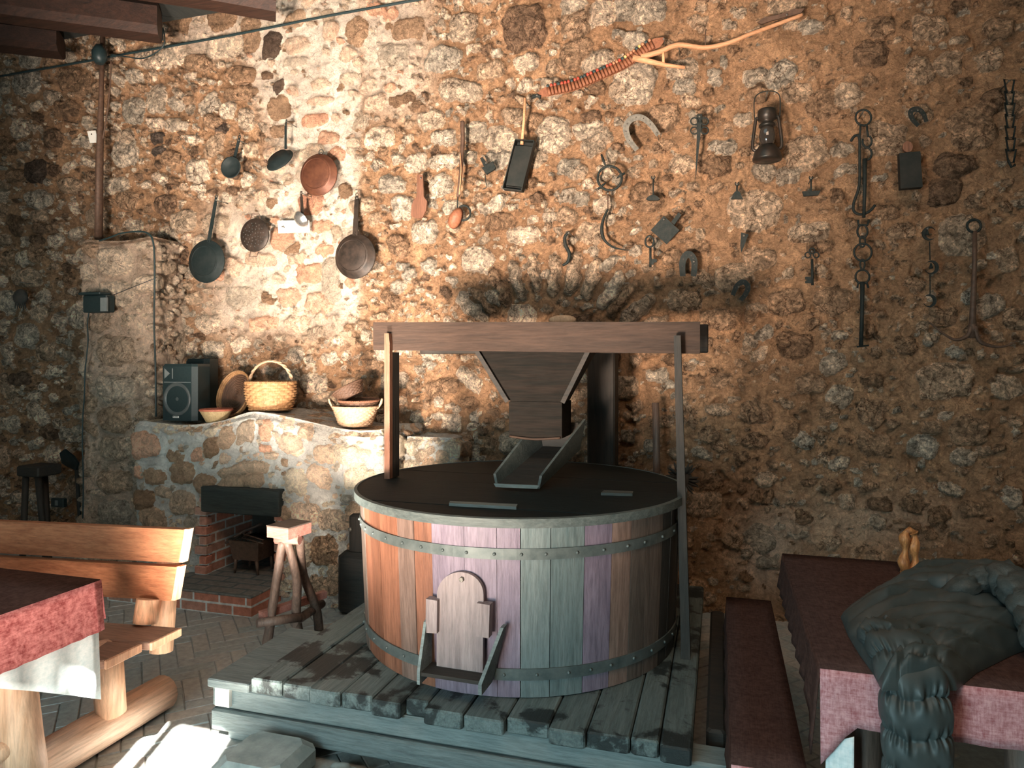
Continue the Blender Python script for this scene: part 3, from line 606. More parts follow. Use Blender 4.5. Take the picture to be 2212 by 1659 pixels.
# skillet tilted, with a knob
cen = WP(606, 348, .035); r_ = thing('skillet', 'black skillet hanging edge-on with upright handle, between two pans', 'pan', cen)
ax = Vector((-.15, -.8, .58)).normalized(); k = wv(606)
MB().lathe([(.104, 0), (.112, .003), (.112, .01), (.096, .014), (.08, .042), (.01, .043)], cen, ax, 40).build('pan_body', M['panblack'], r_)
MB().slab(WP(617, 322, .03), WP(617, 272, .02), (1, 0, 0), .017, .006).slab(WP(617, 275, .02), WP(619, 258, .02), (1, 0, 0), .009, .006).build('handle', M['panblack'], r_)
MB().ball(WP(574, 348, .03), .013, 10).tube([WP(574, 348, .03), WP(582, 358, .03)], .005, 6).build('knob', M['rust'], r_)
# colander
cen = WP(550, 508, .02); k = wv(550); r = 36*k; r_ = thing('colander', 'flat round brown skimmer with pierced holes and two wire handles', 'colander', cen)
mb = MB().lathe([(r*.2, .016), (r*.7, .014), (r*.97, .004), (r, 0), (r, -.003), (r*.2, .01)], cen, ON, 44); mb.build('perforated_disc', M['panbrown'], r_)
mb = MB()
for ri, nn in ((.18, 5), (.36, 9), (.54, 13), (.7, 16)):
    for i in range(nn):
        a = 2*PI*i/nn+ri*3; p = cen+Vector((math.cos(a)*r*ri, -.0165, math.sin(a)*r*ri)); mb.lathe([(.0048, 0), (.0048, .001)], p, ON, 8)
mb.build('holes', M['soot'], r_)
for sg in (1, -1):
    t = 508-sg*36; MB().tube([WP(541, t+sg*2, .02), WP(544-(sg < 0)*5, t-sg*10, .02), WP(560-(sg < 0)*5, t-sg*10, .02), WP(562-(sg < 0)*4, t, .02)], .0025, 6).build('wire_handle', M['rust'], r_)
# ladle
cen = WP(648, 476, .035); r_ = thing('ladle', 'small shiny steel ladle with dark handle, in the brightest wall patch', 'ladle', cen)
mb = MB(); ax = Vector((-.3, -.75, -.55)).normalized(); mb.lathe([(.004, .03), (.03, .024), (.052, .008), (.062, -.012), (.065, -.014), (.06, -.012), (.03, .015), (.004, .02)], cen, ax, 30); mb.build('ladle_bowl', M['steel'], r_)
MB().slab(WP(653, 462, .03), WP(651, 425, .02), (1, 0, 0), .022, .006).slab(WP(651, 428, .02), WP(651, 413, .02), (1, 0, 0), .014, .006).build('handle', M['panbrown'], r_)
# white card on the wall behind the ladle
o = plate(MB(), [(600, 477), (668, 476), (670, 502), (602, 504)], .003, -.01).build('paper_card', M['white']); tag(o, 'blank white card on the wall behind the small ladle', 'card')
# wooden scoop
o = plate(MB(), [(903, 378), (915, 378), (917, 425), (924, 436), (922, 455), (914, 471), (901, 473), (889, 467), (891, 445), (896, 432), (902, 425)], .014).build('wooden_paddle', M['brownwood']); tag(o, 'small brown wooden paddle hanging right of the pans', 'paddle')
# long-handled scoop
r_ = thing('long_scoop', 'long dark pole with a brown leather scoop at its foot', 'scoop', WP(990, 470))
MB().tube(smoothpath(WT([(999, 262), (1000, 300), (997, 345), (994, 385), (989, 425)], .02)), [.016-.0002*i for i in range(25)], 8, rough=.12).build('pole', M['rust'], r_)
MB().tube(smoothpath(WT([(994, 330), (996, 370), (992, 420)], .045)), .004, 6).build('strap', M['farm'], r_)
cen = WP(984, 472, .03); mb = MB(); d = (WP(1000, 448)-WP(968, 498)).normalized(); mb.lathe([(.012, .05), (.05, .04), (.074, .01), (.082, -.01), (.074, -.008), (.04, .018), (.012, .022)], cen, ON+Vector((-.3, 0, -.2)), 30, ref=d.cross(ON), sx=.6)
mb.build('scoop_bowl', M['leather'], r_); MB().tube(WT(arc(1002, 460, 14, 16, 0, 345, 18), .03), .007, 7, closed=True).tube(WT([(989, 425), (988, 450)], .03), .004, 6).build('iron_ring', M['iron'], r_)
# small iron lock with hook
r_ = thing('iron_lock', 'small black iron lock with a thin hanging hook', 'lock', WP(1055, 360))
plate(MB(), [(1043, 364), (1066, 350), (1072, 363), (1070, 367), (1052, 378)], .02).build('lock_case', M['iron'], r_); plate(MB(), [(1038, 343), (1043, 340), (1056, 357), (1047, 362)], .012).build('shackle', M['iron'], r_)
MB().tube(smoothpath(WT([(1048, 376), (1049, 390), (1051, 404), (1042, 409)], .01), 4), .003, 6).build('hook', M['iron'], r_)
# chestnut pan: stick and black tray
r_ = thing('roasting_scoop', 'black rectangular metal scoop on a slim wooden stick', 'scoop', WP(1125, 360))
MB().tube(WT([(1134, 212), (1132, 260), (1127, 312)], .03), [.009, .009, .012], 8).build('stick', M['farm'], r_)
mb = MB(); o4 = [(1118, 307), (1158, 309), (1131, 416), (1091, 411)]; plate(mb, o4, .006, 0)
for i in range(4):
    a, b = o4[i], o4[(i+1) % 4]; P0, P1 = WP(*a, .0), WP(*b, .0); d = (P1-P0).normalized(); n = d.cross(ON); mb.slab(P0+ON*.03, P1+ON*.03, ON, .055, .006)
mb.build('tray', M['tin'], r_); plate(MB(), [(1112, 317), (1153, 320), (1130, 406), (1096, 402)], .03, .006).build('tray_floor', M['tin'], r_)
# cartridge belt
r_ = thing('cartridge_belt', 'brown leather cartridge belt full of cartridges, sagging across the wall', 'belt', WP(1300, 150))
cl = smoothpath([Vector((a, b, 0)) for a, b in [(1158, 208), (1182, 198), (1240, 185), (1300, 160), (1350, 137), (1395, 105), (1420, 92), (1436, 82)]], 8)
def offs(i, d):
    t = (cl[min(i+1, len(cl)-1)]-cl[max(i-1, 0)]).normalized(); return (cl[i].x+t.y*d*-1*-1, cl[i].y-t.x*d)
up = []; dn = []
for i in range(len(cl)):
    wd = 11*min(1, (i+1)/9, (len(cl)-i)/9); up.append(offs(i, wd)); dn.append(offs(i, -wd))
mb = MB(); vs = []
for a, b in zip(up, dn): vs += [WP(*a, .0), WP(*b, .0), WP(*b, .008), WP(*a, .008)]
n = len(up); mb.add(vs, [(i*4+k, i*4+(k+1) % 4, i*4+4+(k+1) % 4, i*4+4+k) for i in range(n-1) for k in range(4)]+[(0, 1, 2, 3), tuple(range(4*n-1, 4*n-5, -1))]); mb.build('strap', M['leather'], r_)
MB().tube(WT([(1150, 210), (1160, 206), (1168, 210)], .01), .012, 8).build('buckle', M['iron'], r_)
NC = 33; cum = [0]
for i in range(1, len(cl)): cum.append(cum[-1]+(cl[i]-cl[i-1]).length)
def atlen(s_):
    for i in range(1, len(cl)):
        if cum[i] >= s_: f = (s_-cum[i-1])/(cum[i]-cum[i-1]); p = cl[i-1].lerp(cl[i], f); t = (cl[i]-cl[i-1]).normalized(); return p, t
    return cl[-1], (cl[-1]-cl[-2]).normalized()
cols_ = 'krrkrrrkrrkkrrkrkkrroorkyoookyokoyo'
loops = MB()
for i in range(NC):
    p, t = atlen(30+i*(cum[-1]-62)/(NC-1)); nrm = Vector((t.y, -t.x, 0)); 
    if nrm.y > 0: nrm = -nrm
    a = p+nrm*8; b = p-nrm*9; loops.tube([WP(a.x, a.y, .02), WP(b.x, b.y, .02)], .0105, 8)
    c = p+nrm*8.3; d = p+nrm*14; ck = cols_[i % len(cols_)]
    q = MB().tube([WP(c.x, c.y, .02), WP(d.x, d.y, .02)], .0092, 8).build('cartridge', M['cart_'+ck], r_)
loops.build('loops', M['leather'], r_)
# wooden plough part
r_ = thing('wooden_plough', 'pale curved wooden plough beam with forked foot, high on the wall', 'plough', WP(1530, 110))
MB().tube(smoothpath(WT([(1385, 123), (1425, 112), (1465, 97), (1520, 103), (1570, 94), (1620, 74), (1680, 52), (1733, 32)], .03), 5), [.018-.0002*i for i in range(36)], 8, flat=1.0).build('beam', M['farm'], r_)
MB().tube(WT([(1368, 125), (1400, 132), (1440, 141), (1480, 146)], .03), [.022, .018, .013, .01], 8).build('foot', M['farm'], r_)
MB().tube(WT([(1433, 106), (1433, 137)], .03), .009, 8).build('strut', M['farm'], r_)
MB().tube(WT([(1524, 98), (1523, 80), (1525, 63)], .03), .003, 6).build('pin', M['rust'], r_)
o = plate(MB(), [(1636, 50), (1650, 40), (1690, 32), (1712, 22), (1738, 20), (1730, 30), (1700, 38), (1665, 47), (1645, 54)], .014).build('plough_blade', M['rust']); tag(o, 'thin dark rusty blade above the tip of the plough beam', 'blade')
# horseshoes
def shoe(label, pts, w0, mat, holes=True, t=.012, name='horseshoe'):
    sp = smoothpath([Vector((a, b, 0)) for a, b in pts], 8); n = len(sp); U_ = []; D_ = []
    for i in range(n):
        tt = (sp[min(i+1, n-1)]-sp[max(i-1, 0)]).normalized(); k = w0*(1.0+.25*math.sin(PI*i/(n-1))); U_.append((sp[i].x-tt.y*k, sp[i].y+tt.x*k)); D_.append((sp[i].x+tt.y*k, sp[i].y-tt.x*k))
    vs = []
    for a, b in zip(U_, D_): vs += [WP(*a, 0), WP(*b, 0), WP(*b, t), WP(*a, t)]
    mb = MB().add(vs, [(i*4+k, i*4+(k+1) % 4, i*4+4+(k+1) % 4, i*4+4+k) for i in range(n-1) for k in range(4)]+[(0, 1, 2, 3), tuple(range(4*n-1, 4*n-5, -1))])
    r = thing(name, label, 'horseshoe', WP(*pts[len(pts)//2])); mb.build('shoe', mat, r)
    h = MB()
    for f in (.16, .28, .4, .6, .72, .84): p = sp[int(f*(n-1))]; h.lathe([(.004, 0), (.004, .002)], WP(p.x, p.y, t), ON, 8)
    h.build('nail_holes', M['soot'], r)
    return r
shoe('large grey horseshoe hung sideways, biggest and lightest on the wall', [(1376, 324), (1358, 300), (1352, 275), (1364, 257), (1385, 254), (1405, 268), (1422, 292)], 5.5, M['iron_grey'])
shoe('thick dark horseshoe opening downward, above the mill frame', [(1475, 597), (1474, 568), (1482, 551), (1493, 552), (1500, 568), (1498, 597)], 6, M['iron'])
shoe('small tilted horseshoe low down with a shiny nail head, right of the mill frame', [(1583, 638), (1592, 617), (1606, 609), (1616, 620), (1610, 636), (1600, 648)], 4.6, M['iron'])
shoe('small black horseshoe hung high near the right chain', [(1984, 272), (1970, 256), (1967, 242), (1976, 236), (1987, 238), (1996, 248), (2001, 263)], 4.6, M['iron'])
# ornate iron dagger holder
r_ = thing('iron_spike', 'long tapering iron spike with four scrolls at its head', 'spike', WP(1508, 320))
MB().prism(WT([(1506, 265), (1516, 265), (1502, 395)], .02), ON*.01).build('spike_blade', M['iron'], r_)
mb = MB()
for sx_, sy_ in ((-1, 0), (1, 0), (-1, 1), (1, 1)): mb.tube(WT([(1511+sx_*(11+8*math.cos(a)), 262+sy_*20+7.5*math.sin(a)) for a in [2*PI*i/16 for i in range(16)]], .02), .0045, 7, closed=True)
mb.build('scroll', M['iron'], r_); MB().box(WP(1505, 250).x, WP(1517, 250).x, 4.50, 4.53, WP(1510, 278).z, WP(1510, 248).z, .003).build('head', M['iron'], r_)
# lantern
k = wv(1657); cen = WP(1657, 347, .09); r_ = thing('oil_lantern', 'old dark oil lantern with wire bail hanging on the wall', 'lantern', cen)
def H(py): return (347-py)*k
MB().lathe([(.02, 0), (29*k, 0), (30*k, H(343)), (27*k, H(332)), (25*k, H(326)), (20*k, H(321)), (17*k, H(316)), (10*k, H(314))], cen, UP, 32).build('fuel_tank', M['lantern'], r_)
MB().lathe([(12*k, H(314)), (15*k, H(306)), (17*k, H(296)), (15*k, H(284)), (13*k, H(276))], cen, UP, 32).build('glass_globe', M['glass_dk'], r_)
MB().lathe([(13*k, H(277)), (17*k, H(275)), (17*k, H(271)), (13*k, H(268)), (13*k, H(263)), (19*k, H(260)), (19*k, H(242)), (17*k, H(239)), (5*k, H(237))], cen, UP, 32).build('chimney_cap', M['lantern'], r_)
for s_ in (-1, 1): MB().tube(smoothpath([cen+Vector((s_*a*k, 0, H(b))) for a, b in ((17, 258), (22, 256), (25, 275), (29, 310), (27, 322), (18, 325))], 4), .0095, 8).build('side_tube', M['lantern'], r_)
MB().tube(smoothpath([cen+Vector((a*k, 0, H(b))) for a, b in ((-24, 272), (-26, 240), (-25, 214), (-16, 203), (0, 200), (16, 203), (25, 214), (26, 240), (24, 272))], 4), .0032, 6).build('bail', M['iron'], r_)
# spiked hoop
r_ = thing('iron_hoop', 'black iron hoop with three inward spikes', 'hoop', WP(1317, 385))
MB().tube(WT(arc(1317, 385, 26, 26, 0, 350, 35), .02), .008, 8, closed=True).build('ring', M['iron'], r_)
for pts in ([(1299, 334), (1304, 348), (1309, 362)], [(1350, 374), (1340, 378), (1332, 386)], [(1291, 409), (1300, 402), (1310, 393)]): MB().tube(WT(pts, .02), [.007, .009, .003], 7).build('spike', M['iron'], r_)
# sickle
r_ = thing('sickle', 'thin black sickle hanging below the spiked hoop', 'sickle', WP(1312, 470)); MB().tube(WT([(1313, 413), (1313, 455)], .01), .005, 7).build('shank', M['rust'], r_)
MB().tube(smoothpath(WT([(1313, 452), (1303, 475), (1300, 500), (1307, 520), (1325, 534), (1345, 539), (1366, 540)], .01), 6), [.017*(1-abs(i-12)/27) for i in range(37)], 7, flat=.7).build('blade', M['iron'], r_)
def ttool(label, cx, top, bot, w_, kind):
    r = thing('iron_scraper', label, 'scraper', WP(cx, bot)); MB().tube(WT([(cx, top+8), (cx, bot-6)], .01), .005, 7).tube(WT(arc(cx, top+4, 4, 4, 120, 420, 10), .01), .003, 6).build('shank', M['iron'], r)
    if kind == 0: P = [(cx-w_, bot-3), (cx-w_+6, bot-9), (cx-3, bot-11), (cx+3, bot-11), (cx+w_-6, bot-9), (cx+w_, bot-3), (cx+w_-5, bot), (cx-w_+5, bot)]
    elif kind == 1: P = [(cx-w_, bot)]+arc(cx, bot-1, w_*.8, 16, 165, 15, 8)+[(cx+w_, bot)]
    else: P = [(cx-w_, bot-10), (cx+w_, bot-12), (cx+w_-5, bot-2), (cx-w_+4, bot)]
    plate(MB(), P, .02).build('scraper_blade', M['iron'], r)
ttool('small T-shaped iron scraper left of the big spike', 1411, 379, 434, 15, 0); ttool('tiny iron scraper with half-round blade below the lantern', 1592, 393, 431, 13, 1); ttool('small T-shaped iron scraper between lantern and long chain', 1752, 380, 425, 20, 2)
# S-shaped iron
o = MB().tube(smoothpath(WT([(1231, 501), (1221, 510), (1221, 528), (1230, 548), (1226, 566), (1215, 573)], .01), 5), [.008+.004*math.sin(PI*i/25) for i in range(26)], 8).build('iron_hook', M['iron']); tag(o, 'short black S-shaped iron hook above the mill frame', 'hook')
# waffle iron plate, key
r_ = thing('griddle_iron', 'black square iron plate hung on its corner with stub handle', 'griddle', WP(1437, 497)); plate(MB(), [(1434, 467), (1468, 498), (1440, 528), (1406, 498)], .012).build('plate', M['iron'], r_)
plate(MB(), [(1450, 480), (1466, 459), (1472, 465), (1457, 486)], .01, .004).build('handle', M['iron'], r_)
def key(label, bow, sh0, sh1, bit, rr, trefoil=False):
    r = thing('old_key', label, 'key', WP(*sh1)); mb = MB()
    if trefoil:
        for dx, dy in ((0, -9), (-9, 0), (9, 0)): mb.tube(WT(arc(bow[0]+dx, bow[1]+dy+2, 6, 6, 0, 345, 14), .02), .004, 6, closed=True)
    else: mb.tube(WT(arc(bow[0], bow[1], rr, rr*1.35, 0, 345, 18), .02), .006, 7, closed=True)
    mb.build('bow', M['iron'], r); MB().tube(WT([sh0, sh1], .02), .0075, 8).build('shank', M['iron'], r); plate(MB(), bit, .008, .016).build('bit', M['iron'], r)
key('big dark old key with oval bow, left of the thick horseshoe', (1403, 522), (1405, 536), (1405, 577), [(1405, 560), (1419, 560), (1419, 566), (1412, 568), (1412, 572), (1405, 572)], 9)
key('old key with three-lobed bow, left of the long chain', (1754, 549), (1754, 560), (1755, 616), [(1754, 598), (1739, 598), (1739, 604), (1745, 605), (1739, 607), (1739, 612), (1754, 612)], 9, True)
o = plate(MB(), [(1601, 503), (1617, 507), (1606, 535), (1601, 547), (1599, 530)], .014).build('iron_wedge', M['iron']); tag(o, 'narrow black iron wedge, below the tiny half-round scraper', 'wedge')
# long chain assembly
r_ = thing('hearth_chain', 'long black iron chain with rings, hooks and bars, longest thing hung on the wall', 'chain', WP(1865, 500))
def ring(cx, cy, r, t=.006, sq=1.0): return MB().tube(WT(arc(cx, cy, r, r*sq, 0, 345, 20), .025), t, 7, closed=True).build('ring', M['iron'], r_)
ring(1865, 254, 17); ring(1864, 545, 19); ring(1863, 598, 15); ring(1863, 500, 11, .006, 1.3)
for a, b in ((1859, 1857), (1872, 1875)): MB().tube(WT([(a, 270), (b, 296)], .025), .006, 7).build('link', M['iron'], r_)
MB().tube(WT(arc(1873, 305, 10, 13, 60, -200, 14), .03), .006, 7).tube(WT(arc(1873, 332, 10, 13, 120, -120, 14), .03), .006, 7).build('coil', M['iron'], r_)
MB().tube(smoothpath(WT([(1838, 305), (1846, 294), (1856, 297), (1857, 340), (1856, 400), (1844, 440), (1846, 458), (1862, 463), (1880, 455), (1890, 443)], .02), 5), .008, 8).build('pot_hook', M['iron'], r_)
MB().tube(WT([(1868, 343), (1868, 400), (1866, 470)], .035), [.013, .011, .009], 8).build('bar', M['iron'], r_)
MB().tube(WT([(1853, 475), (1855, 486), (1874, 486), (1877, 474)], .025), .007, 7).tube(WT(arc(1863, 522, 6, 12, 0, 345, 14), .025), .005, 7, closed=True).build('link', M['iron'], r_)
MB().tube(WT(arc(1863, 571, 5, 11, 0, 345, 14), .03), .005, 7, closed=True).build('link', M['iron'], r_)
MB().tube(WT([(1852, 622), (1854, 610), (1872, 610), (1876, 622)], .025), .006, 7).build('link', M['iron'], r_)
MB().tube(WT([(1863, 610), (1862, 680), (1860, 748)], .03), [.013, .011, .012], 8).tube(WT([(1851, 749), (1877, 746)], .03), .005, 6).build('bar', M['iron'], r_)
# cowbell board
r_ = thing('cow_bell', 'black oblong metal cow bell with a wooden knob on top', 'bell', WP(1963, 380)); plate(MB(), [(1938, 336), (1983, 332), (1988, 408), (1941, 412)], .05).build('bell_body', M['tin'], r_)
plate(MB(), arc(1959, 319, 11, 12, 0, 340, 12), .02, .01).build('knob', M['brownwood'], r_)
# right chain
r_ = thing('iron_chain', 'black iron chain of open links at the right edge of the wall', 'chain', WP(2180, 270)); yy = 172; i = 0
while yy < 345:
    h = 29; a = 9 if i % 2 == 0 else 8; x = 2180+i*.6
    MB().tube(WT([(x-a-2, yy), (x+a+2, yy+1), (x+6, yy+h), (x-5, yy+h)], .02+.006*(i % 2)), .0055, 6, closed=True).build('link', M['iron'], r_); yy += h-4; i += 1
MB().tube(WT([(2178, 347), (2185, 361), (2193, 356)], .02), .007, 6).build('hook', M['iron'], r_)
# crescents
r_ = thing('crescent_chime', 'three small iron crescents strung one below another', 'chime', WP(2008, 570))
for (cx, cy, r, a0) in ((2006, 505, 15, 40), (2012, 578, 15, 140), (2008, 650, 14, 120)):
    sg = 1 if a0 == 40 else -1; n = 18; P = arc(cx, cy, r, r, 40 if sg > 0 else 140, 320 if sg > 0 else -150, n); q = arc(cx+sg*4, cy, r*.78, r*.8, 320 if sg > 0 else -150, 40 if sg > 0 else 140, n); plate(MB(), P+q, .012).build('crescent', M['iron'], r_)
MB().tube(WT([(2008, 522), (2009, 562)], .01), .003, 6).tube(WT([(2009, 593), (2009, 636)], .01), .003, 6).build('cord', M['iron'], r_)
MB().lathe([(.004, .03), (.012, 0)], WP(2003, 508, .02), UP, 10).lathe([(.004, .03), (.011, 0)], WP(2011, 580, .02), UP, 10).build('small_bell', M['iron'], r_)
# anchor
r_ = thing('grapnel_anchor', 'large rusty grapnel anchor with ring, right side of the wall', 'anchor', WP(2105, 600))
MB().tube(WT(arc(2104, 488, 15, 14, 0, 345, 20), .03), .007, 8, closed=True).build('ring', M['iron'], r_)
MB().tube(WT([(2106, 500), (2105, 580), (2102, 660), (2100, 730)], .03), [.012, .013, .016, .022], 10).build('shank', M['rust'], r_)
for pts in ([(2098, 705), (2090, 725), (2065, 734), (2040, 722), (2008, 697)], [(2106, 705), (2115, 735), (2140, 747), (2170, 748), (2200, 735)], [(2106, 712), (2110, 725), (2120, 724)]):
    q = smoothpath(WT(pts, .04), 6); n = len(q); MB().tube(q, [.014*(1-.75*i/(n-1)) for i in range(n)], 8).build('fluke', M['rust'], r_)
MB().ball(WP(2101, 708, .03), .024, 12, (1, 1, 1.6)).build('crown', M['rust'], r_)
# left-hand wall bits
o = MB().tube(smoothpath([W(x, y, 4.5) for x, y in ((-60, 178), (0, 165), (200, 130), (240, 122), (500, 76), (700, 36), (900, 0), (1000, -16))], 5), .009, 8).build('overhead_cable', M['plastic']); tag(o, 'long straight black cable rising across the top left of the wall', 'cable')
o = MB().tube([W(222, 78, 4.45), W(219, 200, 4.45), W(215, 350, 4.45), W(213, 518, 4.45)], [.022, .022, .034, .036], 8, flat=.7).build('wooden_pole', M['rust']); tag(o, 'upright dark pole between pillar top and ceiling beam', 'pole')
o = MB().lathe([(.03, 0), (.055, .04), (.055, .1), (.03, .15)], W(215, 138, 4.4), UP, 12).build('junction_box', M['plastic']); tag(o, 'dark junction box at the head of the pole', 'junction box')
o = MB().tube(smoothpath([W(x, y, 4.42) for x, y in ((352, 88), (352, 60), (356, 88), (345, 108), (310, 126), (270, 122), (240, 118))], 5), .005, 6).build('loose_cable', M['plastic']); tag(o, 'thin slack cable drooping from the middle ceiling beam', 'cable')
o = MB().tube(smoothpath([W(x, y, 4.4) for x, y in ((240, 130), (238, 180), (232, 240), (222, 300))], 5), .006, 6).build('loose_cable', M['rust']); tag(o, 'thin cable hanging beside the top of the pole', 'cable')
o = MB().prism([W(189, 284, 4.5), W(207, 282, 4.5), (W(213, 308, 4.5)), W(195, 309, 4.5)], (0, -.004, 0)).build('paper_tag', M['white']); tag(o, 'small white paper tag on the wall by the pole', 'tag')
r_ = thing('hung_gourd', 'dark round ragged thing hung on the far left wall', 'wall ornament', W(44, 645, 4.5)); mb = MB().ball(W(44, 642, 4.5), .075, 14, (1, .5, .95)); mb.build('body', M['soot'], r_)
for a in range(6): MB().tube([W(34+a*4, 655, 4.48), W(33+a*4.5, 666+random.randint(0, 6), 4.48)], [.008, .003], 6).build('tuft', M['soot'], r_)
cb = [W(x, y, 4.2) for x, y in ((215, 520), (240, 512), (262, 504), (300, 500), (322, 506), (332, 530), (334, 600), (333, 700), (336, 800), (337, 900))]
o = MB().tube(smoothpath(cb, 6), .0065, 8).build('black_cable', M['plastic']); tag(o, 'black cable looping over the pillar top and down behind the speakers', 'cable')
o = MB().tube(smoothpath([W(x, y, 4.2) for x, y in ((193, 668), (189, 700), (190, 740), (184, 800), (182, 860), (179, 900), (178, 960), (180, 1040), (179, 1120))], 5), .005, 6).build('thin_wire', M['plastic']); tag(o, 'thin black wire running down the left edge of the pillar', 'wire')
o = MB().tube([W(245, 637, 4.2), W(338, 600, 4.2)], .0025, 5).build('thin_wire', M['plastic']); tag(o, 'thin straight wire from the wall box up to the pillar cable', 'wire')
r_ = thing('transmitter_box', 'small black box mounted on the pillar', 'box', W(218, 657, 4.2))
a = W(193, 640, 4.2); b = W(244, 675, 4.2); MB().box(a.x, b.x, 4.14, 4.22, b.z, a.z, .006).build('case', M['plastic'], r_)
c = W(217, 643, 4.13); d = W(231, 672, 4.13); MB().box(c.x, d.x, 4.128, 4.14, d.z, c.z).build('face_panel', M['grille'], r_); MB().box(a.x, b.x-.02, 4.10, 4.2, a.z, a.z+.02, .004).build('flap', M['plastic'], r_)
r_ = thing('wall_socket', 'dark wall socket low behind the bench', 'socket', W(128, 1085, 4.5)); a = W(114, 1075, 4.5); b = W(141, 1096, 4.5); MB().box(a.x, b.x, 4.48, 4.52, b.z, a.z, .005).build('plate', M['plastic'], r_)
a = W(125, 1080, 4.5); b = W(130, 1091, 4.5); MB().box(a.x, b.x, 4.472, 4.482, b.z, a.z).build('switch', M['grille'], r_)
# far-left things: dark stool and shovel
r_ = thing('bar_stool', 'dark wooden stool in the shadowed far left corner', 'stool', G(85, 1190, 0)); sz = .86; c = Dp(85, 1015, 5.3); MB().box(c.x-.11, c.x+.11, c.y-.1, c.y+.1, c.z-.04, c.z+.04, .01).build('seat', M['wooddk'], r_)
for dx, dy, tx, ty in ((-.06, -.06, -.05, -.1), (.06, -.06, .18, -.08), (-.02, .06, -.02, .1)): MB().tube([c+Vector((dx, dy, -.04)), Vector((c.x+tx, c.y+ty, 0))], .022, 8).build('leg', M['wooddkz'], r_)
r_ = thing('hand_shovel', 'black metal shovel head leaning on the wall beside the pillar', 'shovel', W(152, 1000, 4.35)); MB().prism([W(x, y, 4.4) for x, y in ((133, 978), (143, 970), (162, 985), (172, 1000), (168, 1015), (150, 1008), (138, 1000))], (0, -.02, 0)).build('blade', M['panblack'], r_)
MB().tube([W(165, 1010, 4.4), W(172, 1120, 4.4), Vector((W(174, 1150, 4.4).x, 4.38, 0))], .014, 8).build('handle', M['wooddkz'], r_)

for nm, px_, py_ in (('frying_pan', 516, 303), ('frying_pan.001', 467, 432), ('frying_pan.002', 771, 428), ('copper_pan', 694, 331), ('skillet', 618, 262), ('colander', 551, 500), ('ladle', 651, 417), ('paper_card', 610, 490),
                    ('wooden_paddle', 909, 385), ('long_scoop', 999, 268), ('iron_lock', 1050, 352), ('roasting_scoop', 1133, 215), ('cartridge_belt', 1160, 206), ('cartridge_belt', 1434, 84), ('wooden_plough', 1466, 99), ('plough_blade', 1700, 32),
                    ('horseshoe', 1419, 288), ('horseshoe.001', 1499, 565), ('horseshoe.002', 1596, 620), ('horseshoe.003', 1983, 238), ('iron_spike', 1511, 252), ('oil_lantern', 1657, 201), ('iron_hoop', 1317, 361), ('sickle', 1313, 418),
                    ('iron_scraper', 1411, 384), ('iron_scraper.001', 1592, 398), ('iron_scraper.002', 1752, 385), ('iron_hook', 1229, 503), ('griddle_iron', 1434, 474), ('old_key', 1403, 511), ('old_key.001', 1754, 543), ('iron_wedge', 1607, 509),
                    ('hearth_chain', 1865, 239), ('hearth_chain', 1864, 531), ('cow_bell', 1959, 313), ('iron_chain', 2180, 175), ('crescent_chime', 2004, 494), ('grapnel_anchor', 2104, 476), ('hung_gourd', 44, 610), ('paper_tag', 198, 290)  ):
    if nm in bpy.data.objects: nail(bpy.data.objects[nm], px_, py_)
# ------------------------------------------------------------------ things on the mantel
def speaker(label, xl, xr, y0, y1, zb, h, nm='loudspeaker'):
    w_ = xr-xl; r = thing(nm, label, 'speaker', ((xl+xr)/2, (y0+y1)/2, zb)); mb = MB(); b = .02
    foot = [(xl, y0+.03), (xl+.03, y0), (xr-.03, y0), (xr, y0+.03), (xr-.04, y1), (xl+.04, y1)]
    vs = [(a, c, zb) for a, c in foot]+[(a, c, zb+h-b) for a, c in foot]+[(xl+w_/2+(a-xl-w_/2)*.93, c+.01, zb+h) for a, c in foot]
    mb.add(vs, [tuple(range(5, -1, -1)), tuple(range(12, 18))]+[(k*6+i, k*6+(i+1) % 6, k*6+6+(i+1) % 6, k*6+6+i) for k in range(2) for i in range(6)]); mb.build('cabinet', M['plastic'], r)
    cx = (xl+xr)/2; cz = zb+h*.38; R = w_*.36
    MB().lathe([(R*1.08, 0), (R*1.08, .006), (R*.98, .008), (R*.9, .001), (R*.35, -.02), (R*.3, -.01), (R*.1, .0)], (cx, y0-.001, cz), ON, 36, caps=(False, True)).build('woofer', M['cone'], r)
    MB().prism([(cx-w_*.36, y0+.002, zb+h*.72), (cx+w_*.36, y0+.002, zb+h*.72), (cx+w_*.36, y0+.002, zb+h*.93), (cx-w_*.36, y0+.002, zb+h*.93)], (0, -.004, 0)).build('horn_frame', M['plastic'], r)
    MB().prism([(cx-w_*.13, y0-.003, zb+h*.74), (cx-w_*.11, y0-.003, zb+h*.74), (cx-w_*.11, y0-.003, zb+h*.92), (cx-w_*.13, y0-.003, zb+h*.92)], (0, -.004, 0)).prism([(cx-w_*.35, y0-.002, zb+h*.74), (cx-w_*.2, y0-.002, zb+h*.83), (cx-w_*.35, y0-.002, zb+h*.92)], (0, -.003, 0)).build('horn', M['grille'], r)
    MB().box(cx-w_*.36, cx+w_*.38, y0-.006, y0, zb+h*.672, zb+h*.682).build('trim_strip', M['grille'], r)
    mb = MB().box(cx-.035, cx+.015, y0-.004, y0, zb+.02, zb+.033)
    nb_ = mb.build('name_badge', M['white'], r)
    mb = MB()
    for i in range(5): mb.box(cx-.031+i*.009, cx-.026+i*.009, y0-.006, y0-.004, zb+.023, zb+.031)
    mb.build('badge_lettering', M['plastic'], nb_)
    return r
sy = 4.13; sl = W(345, 900, sy).x; sr = W(421, 900, sy).x; zb = ftop(sl)+.012; hh = W(380, 786, sy).z-zb
